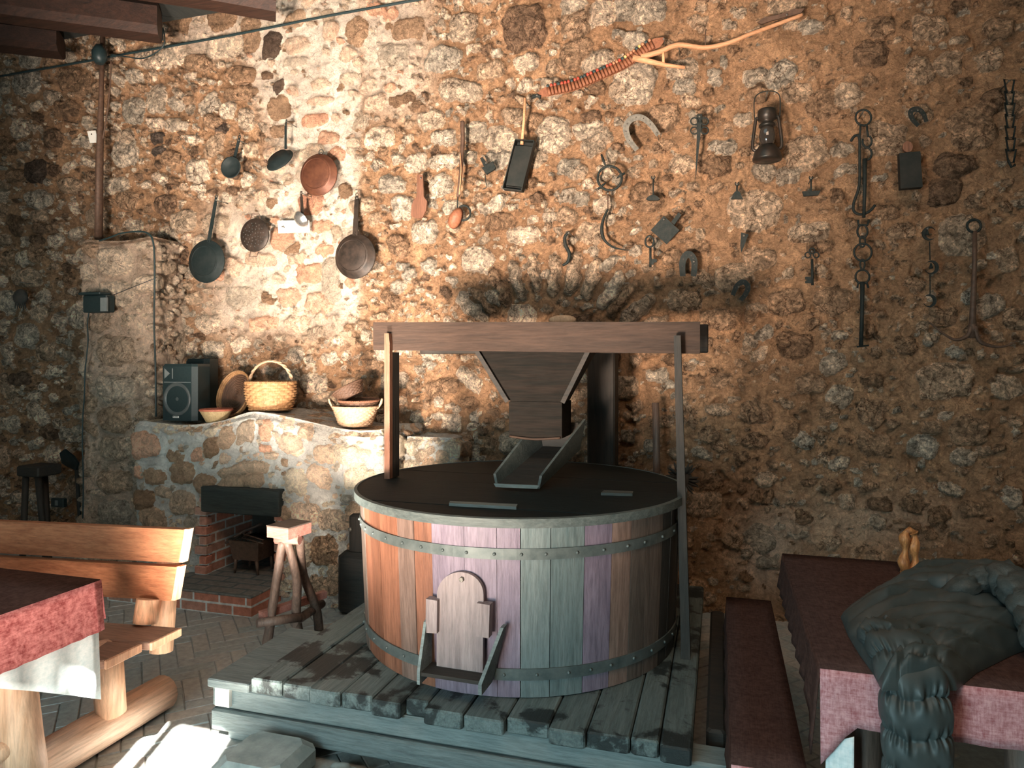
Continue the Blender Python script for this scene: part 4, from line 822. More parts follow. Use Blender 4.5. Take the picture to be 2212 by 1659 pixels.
speaker('black loudspeaker on the mantel, front one of two, nearer the pillar', sl, sr, sy, sy+.2, zb, hh)
s2 = W(396, 880, 4.36).x; s3 = W(447, 880, 4.36).x
speaker('black loudspeaker on the mantel, mostly hidden behind the front one', s2, s3, 4.36, 4.53, ftop(s2)+.012, W(420, 775, 4.36).z-ftop(s2)-.012)
def wicker(mb, c, prof, rows, n, amp, axis=(0, 0, 1), sx=1.0, thick=.012, floor_=True):
    """woven wall following prof [(r,h)...]"""
    ax = Vector(axis).normalized(); u = ax.orthogonal().normalized() if abs(ax.z) < .99 else Vector((1, 0, 0)); w_ = ax.cross(u); c = Vector(c)
    hs = [p[1] for p in prof]; H0, H1 = hs[0], hs[-1]; seg = n*4; vs = []; R_ = rows*3
    for j in range(R_+1):
        h = H0+(H1-H0)*j/R_; r = float(np.interp(h, hs, [p[0] for p in prof])); row = j/3.0
        for k in range(seg):
            a = 2*PI*k/seg; s_ = amp*math.sin(a*n+PI*math.floor(row))*abs(math.sin(PI*row))+amp*.6*abs(math.sin(PI*row)); rr = r+s_
            vs.append(c+ax*h+u*(math.cos(a)*rr*sx)+w_*(math.sin(a)*rr))
    fs = [(j*seg+k, j*seg+(k+1) % seg, (j+1)*seg+(k+1) % seg, (j+1)*seg+k) for j in range(R_) for k in range(seg)]
    mb.add(vs, fs, True); r0, r1 = prof[0][0], prof[-1][0]
    mb.lathe([(r1-.002, H1)]+[(p[0]-thick, p[1]) for p in reversed(prof[1:])]+[(r0-thick, H0+.012), (.01, H0+.012)], c, ax, 40, caps=(False, True), ref=u, sx=sx)
    mb.lathe([(.01, H0), (r0, H0)], c, ax, 40, caps=(True, False), ref=u, sx=sx)
def braid(mb, c, r, axis=(0, 0, 1), t=.007, n=26, sx=1.0):
    ax = Vector(axis).normalized(); u = ax.orthogonal().normalized() if abs(ax.z) < .99 else Vector((1, 0, 0)); w_ = ax.cross(u); c = Vector(c)
    for ph in (0, PI*2/3, PI*4/3):
        pts = []
        for i in range(n*6):
            a = 2*PI*i/(n*6); q = a*n+ph; rr = r+t*.7*math.cos(q); pts.append(c+u*(math.cos(a)*rr*sx)+w_*(math.sin(a)*rr)+ax*(t*.7*math.sin(q)))
        mb.tube(pts, t*.6, 5, closed=True, upv=tuple(ax))
# handled basket
bc = W(585, 886, 4.25); bc.z = ftop(bc.x)+.008; k = (bc-CO).dot(FW)/F
r_ = thing('wicker_basket', 'golden round wicker basket with tall arched handle on the mantel', 'basket', bc)
mb = MB(); wicker(mb, bc, [(41*k, 0), (48*k, 18*k), (52*k, 40*k), (51*k, 60*k)], 11, 15, .009); mb.build('basket_body', M['wick_m'], r_)
mb = MB(); braid(mb, bc+UP*(60*k), 51*k, t=.008); mb.build('rim', M['wick_m'], r_); mb = MB(); braid(mb, bc+UP*.008, 43*k, t=.008); mb.build('foot_band', M['wick_m'], r_)
mb = MB(); hd = []
for i in range(41): a = PI*i/40; hd.append(bc+RT*(-46*k*math.cos(a))+UP*(56*k+50*k*math.sin(a)))
for ph in (0, PI):
    mb.tube([p+Vector((.006*math.cos(i*.9+ph), .006*math.sin(i*.9+ph), .004*math.sin(i*.9+ph))) for i, p in enumerate(hd)], .0075, 7)
mb.build('handle', M['wick_l'], r_)
# tray leaning on the wall
tc = W(512, 853, 4.38); r_ = thing('wicker_tray', 'shallow round dark wicker tray leaning behind the handled basket', 'tray', tc); ax = Vector((-.25, -1, .3)).normalized()
mb = MB(); R = .165
for q in range(12): 
    rr = R*(q+.5)/12; mb.tube([tc+ax*(.002*(q % 2))+(ax.orthogonal().normalized()*math.cos(a)+ax.cross(ax.orthogonal().normalized())*math.sin(a))*rr for a in [2*PI*i/48 for i in range(48)]], .0075, 6, closed=True)
mb.build('tray_base', M['wick_d'], r_)
for kk in range(3): mb = MB(); braid(mb, tc+ax*(.012+.012*kk), R+.004*kk, ax, .007, 30); mb.build('rim_band', M['wick_m'], r_)
# bowl
bc = W(467, 905, 4.12); bc.z = ftop(bc.x)+.01; k = (bc-CO).dot(FW)/F; r_ = thing('wooden_bowl', 'small olive wooden bowl beside the speakers', 'bowl', bc)
MB().lathe([(.01, 0), (20*k, 0), (33*k, 24*k), (34*k, 26*k), (31*k, 25*k), (18*k, .012), (.01, .012)], bc, UP, 32, sx=1).build('bowl_body', M['bowl'], r_); MB().lathe([(33*k, 24*k), (35*k, 25*k), (34*k, 29*k), (31*k, 28*k), (31*k, 24*k)], bc, UP, 32, caps=(False, False)).build('rim', M['bowlrim'], r_)
# stack of baskets
bc = W(768, 921, 4.22); bc.z = ftop(bc.x)+.01; k = (bc-CO).dot(FW)/F
r_ = thing('wicker_basket', 'pale two-eared wicker basket, bottom of the stack by the mill', 'basket', bc)
mb = MB(); wicker(mb, bc, [(33*k, 0), (48*k, 42*k)], 11, 20, .006); mb.build('basket_body', M['wick_l'], r_); mb = MB(); braid(mb, bc+UP*(42*k), 48*k, t=.007); mb.build('rim', M['wick_l'], r_)
for s_ in (-1, 1): MB().tube(smoothpath([bc+RT*(s_*47*k)+UP*(38*k), bc+RT*(s_*54*k)+UP*(48*k), bc+RT*(s_*57*k)+UP*(58*k), bc+RT*(s_*53*k)+UP*(50*k)+FW*(18*k), bc+RT*(s_*46*k)+UP*(40*k)+FW*(20*k)], 5), .008, 7).build('ear_handle', M['wick_l'], r_)
c2 = bc+UP*(36*k)+RT*(6*k); ax = Vector((.1, -.05, 1)).normalized(); r_ = thing('wicker_basket', 'brown open-weave basket, middle of the stack by the mill', 'basket', c2)
mb = MB(); wicker(mb, c2, [(34*k, 0), (42*k, 20*k)], 5, 18, .006, ax); mb.build('basket_body', M['wick_d'], r_); mb = MB(); braid(mb, c2+ax*(20*k), 42*k, ax, .008, 22); mb.build('rim', M['brownwood'], r_)
c3 = bc+UP*(68*k)+RT*(-9*k); ax = Vector((-.5, -.1, .9)).normalized(); r_ = thing('wicker_basket', 'small dark basket tipped on its side, top of the stack', 'basket', c3)
mb = MB(); wicker(mb, c3-ax*.02, [(24*k, 0), (35*k, 24*k)], 8, 16, .005, ax, sx=1); mb.build('basket_body', M['wick_d'], r_); mb = MB(); braid(mb, c3-ax*.02+ax*(24*k), 35*k, ax, .006, 22); mb.build('rim', M['wick_d'], r_)

# ------------------------------------------------------------------ grill and wood in the fireplace
gc = W(540, 1212, 4.13); gx = gc.x; gz = .135; r_ = thing('iron_brazier', 'rusty iron brazier on four legs inside the fireplace', 'brazier', (gx, 4.16, gz))
k = 4.8/F; w_ = 38*k; zt = gz+.235; zb_ = gz+.10
mb = MB(); t_ = [(gx-w_, 4.06, zt), (gx+w_, 4.06, zt), (gx+w_, 4.28, zt), (gx-w_, 4.28, zt)]; b_ = [(gx-w_*.85, 4.08, zb_), (gx+w_*.85, 4.08, zb_), (gx+w_*.85, 4.26, zb_), (gx-w_*.85, 4.26, zb_)]; mb.hexa(b_+t_); mb.build('fire_box', M['rust'], r_)
for sx_ in (-1, 1):
    for yy in (4.09, 4.25): MB().tube([(gx+sx_*w_*.7, yy, zb_), (gx+sx_*w_*.78, yy, gz+.002)], [.014, .008], 8).build('leg', M['rust'], r_)
mb = MB()
for i in range(9): mb.tube([(gx-w_+i*w_/4, 4.06, zt+.006), (gx-w_+i*w_/4, 4.28, zt+.006)], .004, 6)
mb.build('grate', M['iron'], r_)
for i, (a, b, lab) in enumerate((((gx-.18, 4.1, gz+.20), (gx+.05, 4.2, gz+.33), 'thin branch lying across the brazier, lower end toward the left jamb'), ((gx-.16, 4.2, gz+.16), (gx+.02, 4.12, gz+.29), 'shorter crooked branch under the longer one on the brazier'))):
    o = MB().tube(smoothpath([a, Vector(a).lerp(Vector(b), .5)+Vector((0, 0, .015)), b], 4), .010, 7, rough=.15).build('firewood_stick', M['branch']); tag(o, lab, 'stick')
q0 = Vector((gx+.04, 4.02, zt+.022)); r_ = thing('fire_tongs', 'thin red-tipped iron tongs lying over the brazier rim', 'tongs', q0)
for dz in (0, .03): MB().tube([q0+Vector((-.06, .05, dz)), q0+Vector((.18, -.04, dz*.8))], .005, 6).build('arm', M['rust'], r_)

# ------------------------------------------------------------------ tall stool
sc_ = G(625, 1131, .76); r_ = thing('bar_stool', 'tall rustic stool with square plank seat and three branch legs', 'stool', (sc_.x, sc_.y, 0))
def sq(cx, cy, hx, hy, z0, z1, rot, mb=None, bev=.008):
    mb = mb or MB(); c, s_ = math.cos(rot), math.sin(rot); p = []; hx *= .85; hy *= .85
    for z in (z0, z1):
        for a, b in ((-hx, -hy), (hx, -hy), (hx, hy), (-hx, hy)): p.append((cx+a*c-b*s_, cy+a*s_+b*c, z))
    return mb.hexa(p)
sq(sc_.x, sc_.y, .085, .10, .70, .755, -.15).build('seat', M['stool'], r_); sq(sc_.x, sc_.y, .087, .102, .755, .762, -.15).build('seat_top', M['stooldk'], r_)
MB().tube([(sc_.x-.06, sc_.y-.03, .685), (sc_.x+.07, sc_.y-.01, .685)], .028, 10).build('bearer', M['stool'], r_)
f1 = G(572, 1424, 0); f2 = Vector((G(655, 1405, 0).x, G(655, 1405, 0).y, 0)); f3 = G(690, 1372, 0)
tops = [Vector((sc_.x-.02, sc_.y-.03, .68)), Vector((sc_.x+.0, sc_.y-.02, .68)), Vector((sc_.x+.05, sc_.y+.02, .68))]
legs = []
for f, t, j in ((f1, tops[0], .0), (f2, tops[1], .02), (f3, tops[2], -.02)):
    m1 = t.lerp(f, .35)+RT*j; m2 = t.lerp(f, .7)-RT*j*.6; P = smoothpath([t, m1, m2, f], 5); MB().tube(P, [.021+.006*i/15 for i in range(16)], 10, rough=.05).build('leg', M['branch'], r_); legs.append((t, f))
def onleg(i, z): t, f = legs[i]; return t.lerp(f, (t.z-z)/(t.z-f.z))
a = onleg(0, .235); b = onleg(1, .225); d = (b-a).normalized(); MB().tube([a-d*.06-FW*.035, b+d*.03-FW*.035], .024, 10, rough=.06).build('rung', M['branch'], r_)
a = onleg(1, .2); b = onleg(2, .2); d = (b-a).normalized(); MB().tube([a-d*.05, b+d*.09], .024, 10, rough=.06).build('rung', M['branch'], r_)
a = onleg(0, .27)+FW*.03; b = onleg(2, .27)+FW*.03; d = (b-a).normalized(); MB().slab(a-d*.08, b+d*.08, UP, .04, .035).build('rung', M['stool'], r_)

# ------------------------------------------------------------------ mill platform
px0, px1, py0, py1, PZ = -1.86, -.09, 2.42, 4.2, .30
r_ = thing('mill_platform', 'low weathered grey-green plank platform carrying the round mill', 'platform', ((px0+px1)/2, 3.3, 0))
fe = [532, 598, 664, 734, 804, 870, 921, 1008, 1097, 1191, 1272, 1366, 1428, 1492]
xs = [G(p, 1475+(p-532)*.122, PZ).x for p in fe]; xs[0] = px0; xs[-1] = px1
for i in range(len(xs)-1):
    o_ = random.uniform(-.015, .02)+(.035 if i == 5 else 0); MB().box(xs[i]+.002, xs[i+1]-.003, py0+o_, py1, PZ-.058+random.uniform(-.004, 0), PZ+random.uniform(-.003, .003), .006).build('plank', M['plank'], r_)
MB().box(px0-.2, .12, py0+.03, py0+.16, .15, PZ-.062, .008).build('front_beam', M['plankx'], r_)
MB().box(px0-.2, .12, py0+.02, py0+.17, .055, .145, .008).build('front_beam', M['plankx'], r_)
MB().box(px0-.21, px0-.005, py0+.01, py0+.6, PZ-.062, PZ-.025, .005).build('side_step', M['plankx'], r_)
for xx in (px0+.05, -.95, px1-.18): MB().box(xx, xx+.14, py0+.2, py1, .055, PZ-.062, .01).build('joist', M['plankx'], r_)
for xx in (px0-.15, -.3): MB().box(xx, xx+.2, py0+.06, py0+.25, 0, .055, .01).build('foot_block', M['plankx'], r_)
o = MB().box(px0-.17, px0-.1, py0+.012, py0+.03, PZ-.135, PZ-.06).build('paper_notice', M['white']); o.location.y -= 0.0; tag(o, 'small white paper notice stuck on the left end of the platform beam', 'notice')
# block and stones below the front
o = MB().box(W(490, 0, 2.25).x, W(640, 0, 2.25).x, 2.13, 2.415, 0.0, .125, .035).build('stone_block', M['slatestone']); tag(o, 'worn grey stone block at the left foot of the platform', 'stone block')
def rock(c, r, sc, lab, name='field_stone', group=None):
    rr = np.random.RandomState(int(abs(c[0]*977+c[1]*131)*100) % 9999); mb = MB(); mb.ball(c, r, 14, sc); mb.v = [tuple(Vector(c)+(Vector(p)-Vector(c))*(1+.12*math.sin(p[0]*60+p[1]*40)+rr.uniform(-.05, .05))) for p in mb.v]
    o = mb.build(name, M['slatestone']); tag(o, lab, 'stone', group); return o
for i in range(16):
    rock((-1.42+i*.085+random.uniform(-.02, .02), 2.33+random.uniform(-.03, .05), .03), random.uniform(.03, .042), (1, .9, .75), 'small rough stone packed in the row under the platform beam', group='stones under the platform beam')
o = MB().slab(Vector((-1.48, 2.30, .035)), Vector((-1.30, 2.33, .05)), (0, .3, 1), .05, .03).build('stone_chip', M['slatestone']); tag(o, 'pale flat stone chip slanting beside the grey block', 'stone')
# dark beams right of the platform
o = MB().box(-.05, .02, 2.62, 3.9, .0, .27, .01).build('side_beam', M['wooddk']); tag(o, 'dark upright board between the platform and the covered bench', 'beam')

# ------------------------------------------------------------------ mill tub
cx, cy, R0, R1 = -.95, 3.307, .745, .775; ZB, ZT = PZ+.003, .985
r_ = thing('grain_mill', 'big round wooden mill casing of upright staves with iron hoops', 'mill', (cx, cy, PZ))
def cyl_ang(px):
    d = ray(px, 900); d = Vector((d.x, d.y)); c = Vector((cx, cy)); a = d.dot(d); b = -2*d.dot(c); e = c.dot(c)-R1**2; q = b*b-4*a*e
    t = (-b-math.sqrt(max(q, 0)))/(2*a); p = d*t-c; return math.atan2(p.y, p.x)
eds = [785, 797, 817, 857, 893, 932, 1002, 1072, 1124, 1190, 1264, 1324, 1366, 1400, 1434, 1452]
an = [cyl_ang(e) for e in eds]; an = [a if a < PI/2 else a-2*PI for a in an]
mt = [0, 0, 0, 1, 0, 2, 2, 2, 3, 3, 2, 1, 4, 4, 5]; rest = 2*PI-(an[-1]-an[0]); nr = 22
an2 = an+[an[-1]+rest*(i+1)/nr for i in range(nr)]
def shell(mb, a0, a1, r0, r1, z0, z1, t, n=4):
    vs = []
    for i in range(n+1):
        a = a0+(a1-a0)*i/n; c, s_ = math.cos(a), math.sin(a)
        vs += [(cx+c*r0, cy+s_*r0, z0), (cx+c*r1, cy+s_*r1, z1), (cx+c*(r1-t), cy+s_*(r1-t), z1), (cx+c*(r0-t), cy+s_*(r0-t), z0)]
    mb.add(vs, [(i*4+k, i*4+(k+1) % 4, i*4+4+(k+1) % 4, i*4+4+k) for i in range(n) for k in range(4)]+[(0, 1, 2, 3), tuple(range(4*n+3, 4*n-1, -1))]); return mb
for i in range(len(an2)-1):
    m = staves[mt[i]] if i < len(mt) else staves[5 if i < 22 else 4]
    g = .0022 if not (5 <= i <= 6) else .0002; j = random.uniform(-.002, .002)
    shell(MB(), an2[i]+g, an2[i+1]-g, R0+j, R1+j, ZB, ZT, .03).build('stave', m, r_)
def rad(z): return R0+(R1-R0)*(z-ZB)/(ZT-ZB)
def hoop(z0, z1, a0, a1, mat, seed):
    mb = MB(); shell(mb, a0, a1, rad(z0)+.007, rad(z1)+.007, z0, z1, .006, 96)
    q = random.Random(seed); a = a0+.05
    while a < a1: zz = (z0+z1)/2; rr = rad(zz)+.008; mb.ball((cx+math.cos(a)*rr, cy+math.sin(a)*rr, zz), .007, 8); a += q.uniform(.12, .17)
    return mb.build('hoop', mat, r_)
ggap0, ggap1 = cyl_ang(925), cyl_ang(1066)
if ggap0 > PI/2: ggap0 -= 2*PI
if ggap1 > PI/2: ggap1 -= 2*PI
hoop(.845, .888, 0, 2*PI, M['tube'], 1)
hoop(.372, .418, ggap1, ggap0+2*PI, M['tube'], 2)
# lid
LR = .80; zl0, zl1 = ZT, ZT+.022; edges = [-LR, -.60, -.33, -.05, .22, .5, LR]
for i in range(6):
    v0, v1 = edges[i]+.002, edges[i+1]-.002; P = []; n = 24
    v0 = max(v0, -LR+.001); v1 = min(v1, LR-.001)
    rt = [(math.sqrt(LR*LR-v*v), v) for v in np.linspace(v0, v1, n)]; P = [(cx-a, cy+b, zl0) for a, b in rt]+[(cx+a, cy+b, zl0) for a, b in reversed(rt)]
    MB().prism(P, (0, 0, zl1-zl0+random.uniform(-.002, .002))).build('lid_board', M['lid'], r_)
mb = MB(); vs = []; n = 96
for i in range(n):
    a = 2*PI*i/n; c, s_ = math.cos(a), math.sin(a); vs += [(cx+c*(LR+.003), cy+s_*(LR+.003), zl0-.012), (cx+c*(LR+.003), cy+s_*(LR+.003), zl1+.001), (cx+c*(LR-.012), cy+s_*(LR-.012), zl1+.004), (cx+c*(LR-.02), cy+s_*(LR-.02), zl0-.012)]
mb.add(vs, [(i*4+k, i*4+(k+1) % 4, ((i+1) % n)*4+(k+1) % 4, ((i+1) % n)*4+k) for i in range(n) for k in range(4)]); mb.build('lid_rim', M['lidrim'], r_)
# slats on the lid
a = G(970, 1093, zl1); b = G(1115, 1101, zl1); o = MB().prism([a, G(972, 1088, zl1), G(1118, 1095, zl1), b], (0, 0, .012)).build('lid_batten', M['plankx'], r_)
a = G(1298, 1070, zl1); o = MB().prism([a, G(1305, 1064, zl1), G(1368, 1067, zl1), G(1366, 1072, zl1)], (0, 0, .012)).build('lid_batten', M['lidrim'], r_)
# gate, guides, spout (front of the tub)
def onc(px, py, extra=0):
    """point on the tub surface under a pixel"""
    d = ray(px, py); zz = .6; R = R1
    for _ in range(4):
        R = rad(zz)+extra; dd = Vector((d.x, d.y)); c = Vector((cx, cy)); a = dd.dot(dd); b = -2*dd.dot(c); e = c.dot(c)-R*R; t = (-b-math.sqrt(b*b-4*a*e))/(2*a); zz = EYE+d.z*t
    return Vector((d.x*t, d.y*t, zz))
gm = onc(997, 1330); nrm = Vector((gm.x-cx, gm.y-cy, 0)).normalized(); tg = UP.cross(nrm).normalized()
def gp(px, py, off=.012):
    """point on the plane tangent to the tub at the gate"""
    d = ray(px, py); o0 = gm+nrm*off; t = (o0-CO).dot(nrm)/d.dot(nrm); return CO+d*t
out = [gp(x, y) for x, y in [(947, 1452), (1046, 1459), (1048, 1310)]+arc(998, 1282, 50, 49, 0, 180, 18)+[(948, 1310)]]
gt = MB().prism(out, nrm*.018).build('gate', M['gate'], r_); MB().lathe([(.009, 0), (.011, .004), (.009, .012)], gp(998, 1251, .03), nrm, 6).build('gate_bolt', M['iron_grey'], gt)
for pts in ([(929, 1287), (953, 1291), (952, 1361), (928, 1359)], [(1037, 1296), (1065, 1300), (1063, 1371), (1036, 1367)]): MB().prism([gp(x, y, .014) for x, y in pts], nrm*.038).build('guide_block', M['gate'], r_)
zf = gp(990, 1446).z-.005; A = gp(933, 1437, 0); B = gp(1056, 1444, 0); A.z = B.z = zf; nf = nrm*.10
MB().prism([A, B, B+nf+tg*-.0, A+nf], UP*.014).build('spout_floor', M['wooddk'], r_)
a1 = A+nf*1.1; MB().prism([A+UP*-.03, A+UP*.20, A+nf*.5+UP*.19, a1+UP*.02, a1-UP*.03], tg*(-.012 if tg.x > 0 else .012)).build('spout_cheek', M['plankx'], r_)
sg = 1 if tg.x > 0 else -1; b0 = B+tg*sg*.03; b1 = B+nf*1.15; MB().prism([B-UP*.03, b0+UP*.20+tg*sg*.03, b0+nf*.4+UP*.20+tg*sg*.03, b1+UP*.01, b1-UP*.03], tg*sg*.014).build('spout_cheek', M['plankx'], r_)
# ------------------------------------------------------------------ hopper frame
fy = 3.24; fx0 = W(806, 720, fy).x; fx1 = W(1512, 720, fy).x; fz1 = W(1150, 692, fy).z; fz0 = W(1150, 758, fy).z
r_ = thing('hopper_frame', 'dark timber frame with long cross boards standing over the mill', 'frame', (cx, cy, PZ))
zA, zB, zC, zD = W(806, 696, fy).z, W(806, 756, fy).z, W(1512, 695, fy).z, W(1512, 764, fy).z
MB().hexa([(fx0, fy, zB), (fx1, fy, zD), (fx1, fy+.04, zD), (fx0, fy+.04, zB), (fx0, fy, zA), (fx1, fy, zC), (fx1, fy+.04, zC), (fx0, fy+.04, zA)]).build('cross_board', M['beam'], r_)
MB().box(fx0+.1, W(1530, 720, 3.62).x, 3.60, 3.64, W(1530, 762, 3.6).z, W(1530, 700, 3.6).z, .005).build('cross_board', M['wooddk'], r_)
lpx = W(838, 900, 3.21).x; ztop = W(838, 720, 3.21).z; zl = zl1+.005
MB().prism([(lpx-.018, fy-.035, zl), (lpx+.012, fy-.035, zl), (lpx+.012, fy-.035, ztop-.05), (lpx+.006, fy-.035, ztop), (lpx-.018, fy-.035, ztop)], (0, .033, 0)).build('post', M['brownwood'], r_)
MB().box(lpx-.018, lpx+.012, fy-.002, fy+.075, zl, fz0-.003).build('post', M['wooddkz'], r_)
rx_t = W(1463, 730, 3.2).x; rz_t = W(1463, 725, 3.2).z
MB().hexa([(rx_t+.02, 3.14, PZ), (rx_t+.06, 3.14, PZ), (rx_t+.06, 3.2, PZ), (rx_t+.02, 3.2, PZ), (rx_t-.014, 3.17, rz_t), (rx_t+.016, 3.17, rz_t), (rx_t+.016, 3.21, rz_t), (rx_t-.014, 3.21, rz_t)]).build('post', M['wooddkz'], r_)
# hopper
hy0, hy1 = 3.285, 3.595; r_ = thing('grain_hopper', 'dark wooden funnel hopper hanging in the frame above the mill', 'hopper', (cx, 3.45, 1.2))
a0 = W(1028, 758, hy0).x; a1 = W(1272, 758, hy0).x; ny0 = 3.34; b0 = W(1103, 868, ny0).x; b1 = W(1212, 868, ny0).x; zt_ = fz1-.02; zm = W(1150, 868, ny0).z; zn = W(1150, 945, ny0).z; ny1 = 3.54
s_ = (a0-b0)/(fz0-zm); e0 = b0+s_*(zt_-zm)*.9; e1 = b1+(a1-b1)/(fz0-zm)*(zt_-zm)*.9
def wallq(p, t, name, mat):
    n = (Vector(p[1])-Vector(p[0])).cross(Vector(p[3])-Vector(p[0])).normalized(); MB().prism(p, n*t).build(name, mat, r_)
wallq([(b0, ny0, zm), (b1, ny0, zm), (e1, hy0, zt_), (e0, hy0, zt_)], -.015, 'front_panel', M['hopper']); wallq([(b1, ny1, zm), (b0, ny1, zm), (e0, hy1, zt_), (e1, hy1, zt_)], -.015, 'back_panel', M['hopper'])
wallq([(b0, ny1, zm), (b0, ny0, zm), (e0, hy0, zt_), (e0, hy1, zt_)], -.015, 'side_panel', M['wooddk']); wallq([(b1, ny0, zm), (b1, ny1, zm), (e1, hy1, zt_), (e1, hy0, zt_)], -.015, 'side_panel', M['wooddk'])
for yy in (hy0-.006,): MB().slab((b0-.012, ny0-.012, zm), (e0-.012, hy0-.012, zt_), (1, 0, .7), .022, .02).build('corner_batten', M['wooddk'], r_); MB().slab((b1+.012, ny0-.012, zm), (e1+.012, hy0-.012, zt_), (1, 0, -.7), .022, .02).build('corner_batten', M['wooddk'], r_)
mb = MB(); mb.box(b0-.006, b1+.006, ny0-.008, ny0+.01, zn, zm); mb.box(b0-.006, b0+.012, ny0+.01, ny1, zn, zm); mb.box(b1-.012, b1+.006, ny0+.01, ny1, zn, zm); mb.box(b0-.006, b1+.006, ny1-.01, ny1+.008, zn, zm); nk = mb.build('neck', M['hopper'], r_)
MB().tube(smoothpath([(b0, ny0-.012, zn+.004), ((b0+b1)/2, ny0-.02, zn-.006), (b1, ny0-.012, zn+.004)], 6), .006, 8).build('lip', M['beam'], nk)
# shoe (trough)
r_ = thing('grain_chute', 'dark open wooden trough sloping down from hopper to mill lid', 'chute', (cx, 3.3, zl1))
f0 = G(1071, 1056, zl1+.004); f1_ = G(1160, 1060, zl1+.004); bk = Vector((.10, .46, .13)); lift = UP*.01
f0 += lift; f1_ += lift
MB().prism([f0, f1_, f1_+bk, f0+bk], UP*.012).build('trough_floor', M['wooddk'], r_)
wl_ = (f1_-f0).normalized()
MB().prism([f0, f0-wl_*.012+UP*.06, f0+bk-wl_*.02+UP*.16, f0+bk], wl_*.012).build('trough_side', M['lidrim'], r_)
MB().prism([f1_, f1_+wl_*.012+UP*.06, f1_+bk+wl_*.03+UP*.16, f1_+bk], wl_*.012).build('trough_side', M['lidrim'], r_)
MB().prism([f0, f1_, f1_+wl_*.01+UP*.016, f0-wl_*.01+UP*.016], -FW*.01).build('front_lip', M['plankx'], r_)
MB().prism([f0+bk+UP*.0, f1_+bk, f1_+bk+UP*.14, f0+bk+UP*.14], FW*.012).build('trough_back', M['wooddk'], r_)
# support column and rod behind
c0 = W(1268, 900, 4.12).x; c1 = W(1328, 900, 4.12).x; o = MB().box(c0, c1, 4.12, 4.28, PZ-.25, W(1300, 700, 4.12).z, .01).build('support_column', M['wooddkz']); o['label'] = 'broad dark timber column behind the hopper'; o['category'] = 'column'
o = MB().tube([Vector((W(1419, 1120, 4.42).x, 4.42, 0)), W(1419, 1120, 4.42), W(1418, 950, 4.43), W(1416, 870, 4.45)], .022, 8).build('wooden_pole', M['branch']); tag(o, 'short wooden pole against the wall behind the mill, left of the dried wreath', 'pole')
wc = W(1474, 1035, 4.3); r_ = thing('dried_wreath', 'dark spiky dried flower wreath behind the right frame post', 'wreath', wc)
MB().ball(wc, .06, 12, (1, .5, 1)).build('core', M['soot'], r_); mb = MB()
for i in range(46):
    a = random.uniform(0, 2*PI); e_ = random.uniform(-.4, .9); d = Vector((math.cos(a), -abs(e_)*.6, math.sin(a))).normalized(); mb.tube([wc+d*.04, wc+d*.075, wc+d*random.uniform(.09, .115)], [.006, .010, .002], 5)
mb.build('petals', M['soot'], r_); MB().tube([wc, wc+Vector((0, .33, 0))], .006, 6).build('hanger', M['iron'], r_)
# comb thing on top of the rear board
tb = W(1217, 683, 3.62); o = MB(); 
for i in range(9): o.tube([tb+Vector((-.055+i*.012, 0, -.045)), tb+Vector((-.055+i*.012, 0, .006-.0008*(i-4)**2))], .004, 6)
o.ball(tb+Vector((-.005, 0, -.02)), .07, 14, (1.1, .3, .38)); o.v = [(a, b, max(c, fz1-.01)) for a, b, c in o.v]; o = o.build('straw_brush', M['wick_l']); tag(o, 'pale straw brush just showing above the cross boards', 'brush')
# dark crate and post left of the tub
r_ = thing('machine_post', 'dark boxy post with a bolt standing left of the mill', 'post', G(770, 1330, 0)); a = G(752, 1300, PZ); yy = 3.95; pa = W(752, 1200, yy).x; pb = W(792, 1200, yy).x
MB().box(pa, pb+.08, yy, yy+.12, PZ, W(765, 1112, yy).z, .015).build('upright', M['wooddkz'], r_); MB().lathe([(.014, 0), (.014, .01), (.006, .012)], W(757, 1143, yy), ON, 10).build('bolt', M['iron_grey'], r_)
pc = W(722, 1290, 3.88).x; MB().box(pc, px0+.25, 3.9, 4.2, 0, .4, .03).build('foot', M['wooddk'], r_)

# ------------------------------------------------------------------ left picnic set
r_ = thing('picnic_bench', 'rustic log picnic table with attached high-backed plank bench, left foreground', 'picnic table', (-3.2, 2.1, 0))
BX = -2.25; LX = -5.6
SH = .12
def shy(mb):
    mb.v = [(a, b+SH*(a+2.25), c) for a, b, c in mb.v]; return mb
def board(x0, x1, y, z0, z1, lean, t, name, endx):
    shy(MB().hexa([(x0, y, z0), (x1, y, z0), (x1, y+t, z0), (x0, y+t, z0), (x0, y+lean, z1), (x1, y+lean, z1), (x1, y+t+lean, z1), (x0, y+t+lean, z1)])).build(name, M['bench'], r_)
    MB().hexa([(x1, y, z0), (x1+.018, y+.004, z0), (x1+.018, y+t, z0), (x1, y+t, z0), (x1, y+lean, z1), (x1+.018, y+lean+.004, z1), (x1+.018, y+t+lean, z1), (x1, y+t+lean, z1)]).build('board_end', M['benchend'], r_)
yb = 2.50; board(LX, W(390, 1300, yb+.035).x-.018, yb, .555, .695, .035, .035, 'backrest_board', 0); board(LX, W(408, 1200, yb+.08).x-.018, yb+.04, .712, .852, .035, .035, 'backrest_board', 0)
s0 = G(380, 1357, .46); 
shy(MB().box(LX, s0.x, 2.30, 2.47, .42, .455, .005)).build('seat_plank', M['seatwood'], r_); shy(MB().box(LX, s0.x-.03, 2.11, 2.285, .42, .455, .005)).build('seat_plank', M['seatwood'], r_)
MB().box(s0.x, s0.x+.012, 2.30, 2.47, .42, .455, .003).box(s0.x-.03, s0.x-.018, 2.11, 2.285, .42, .455, .003).build('plank_ends', M['benchend'], r_)
SX = -2.47
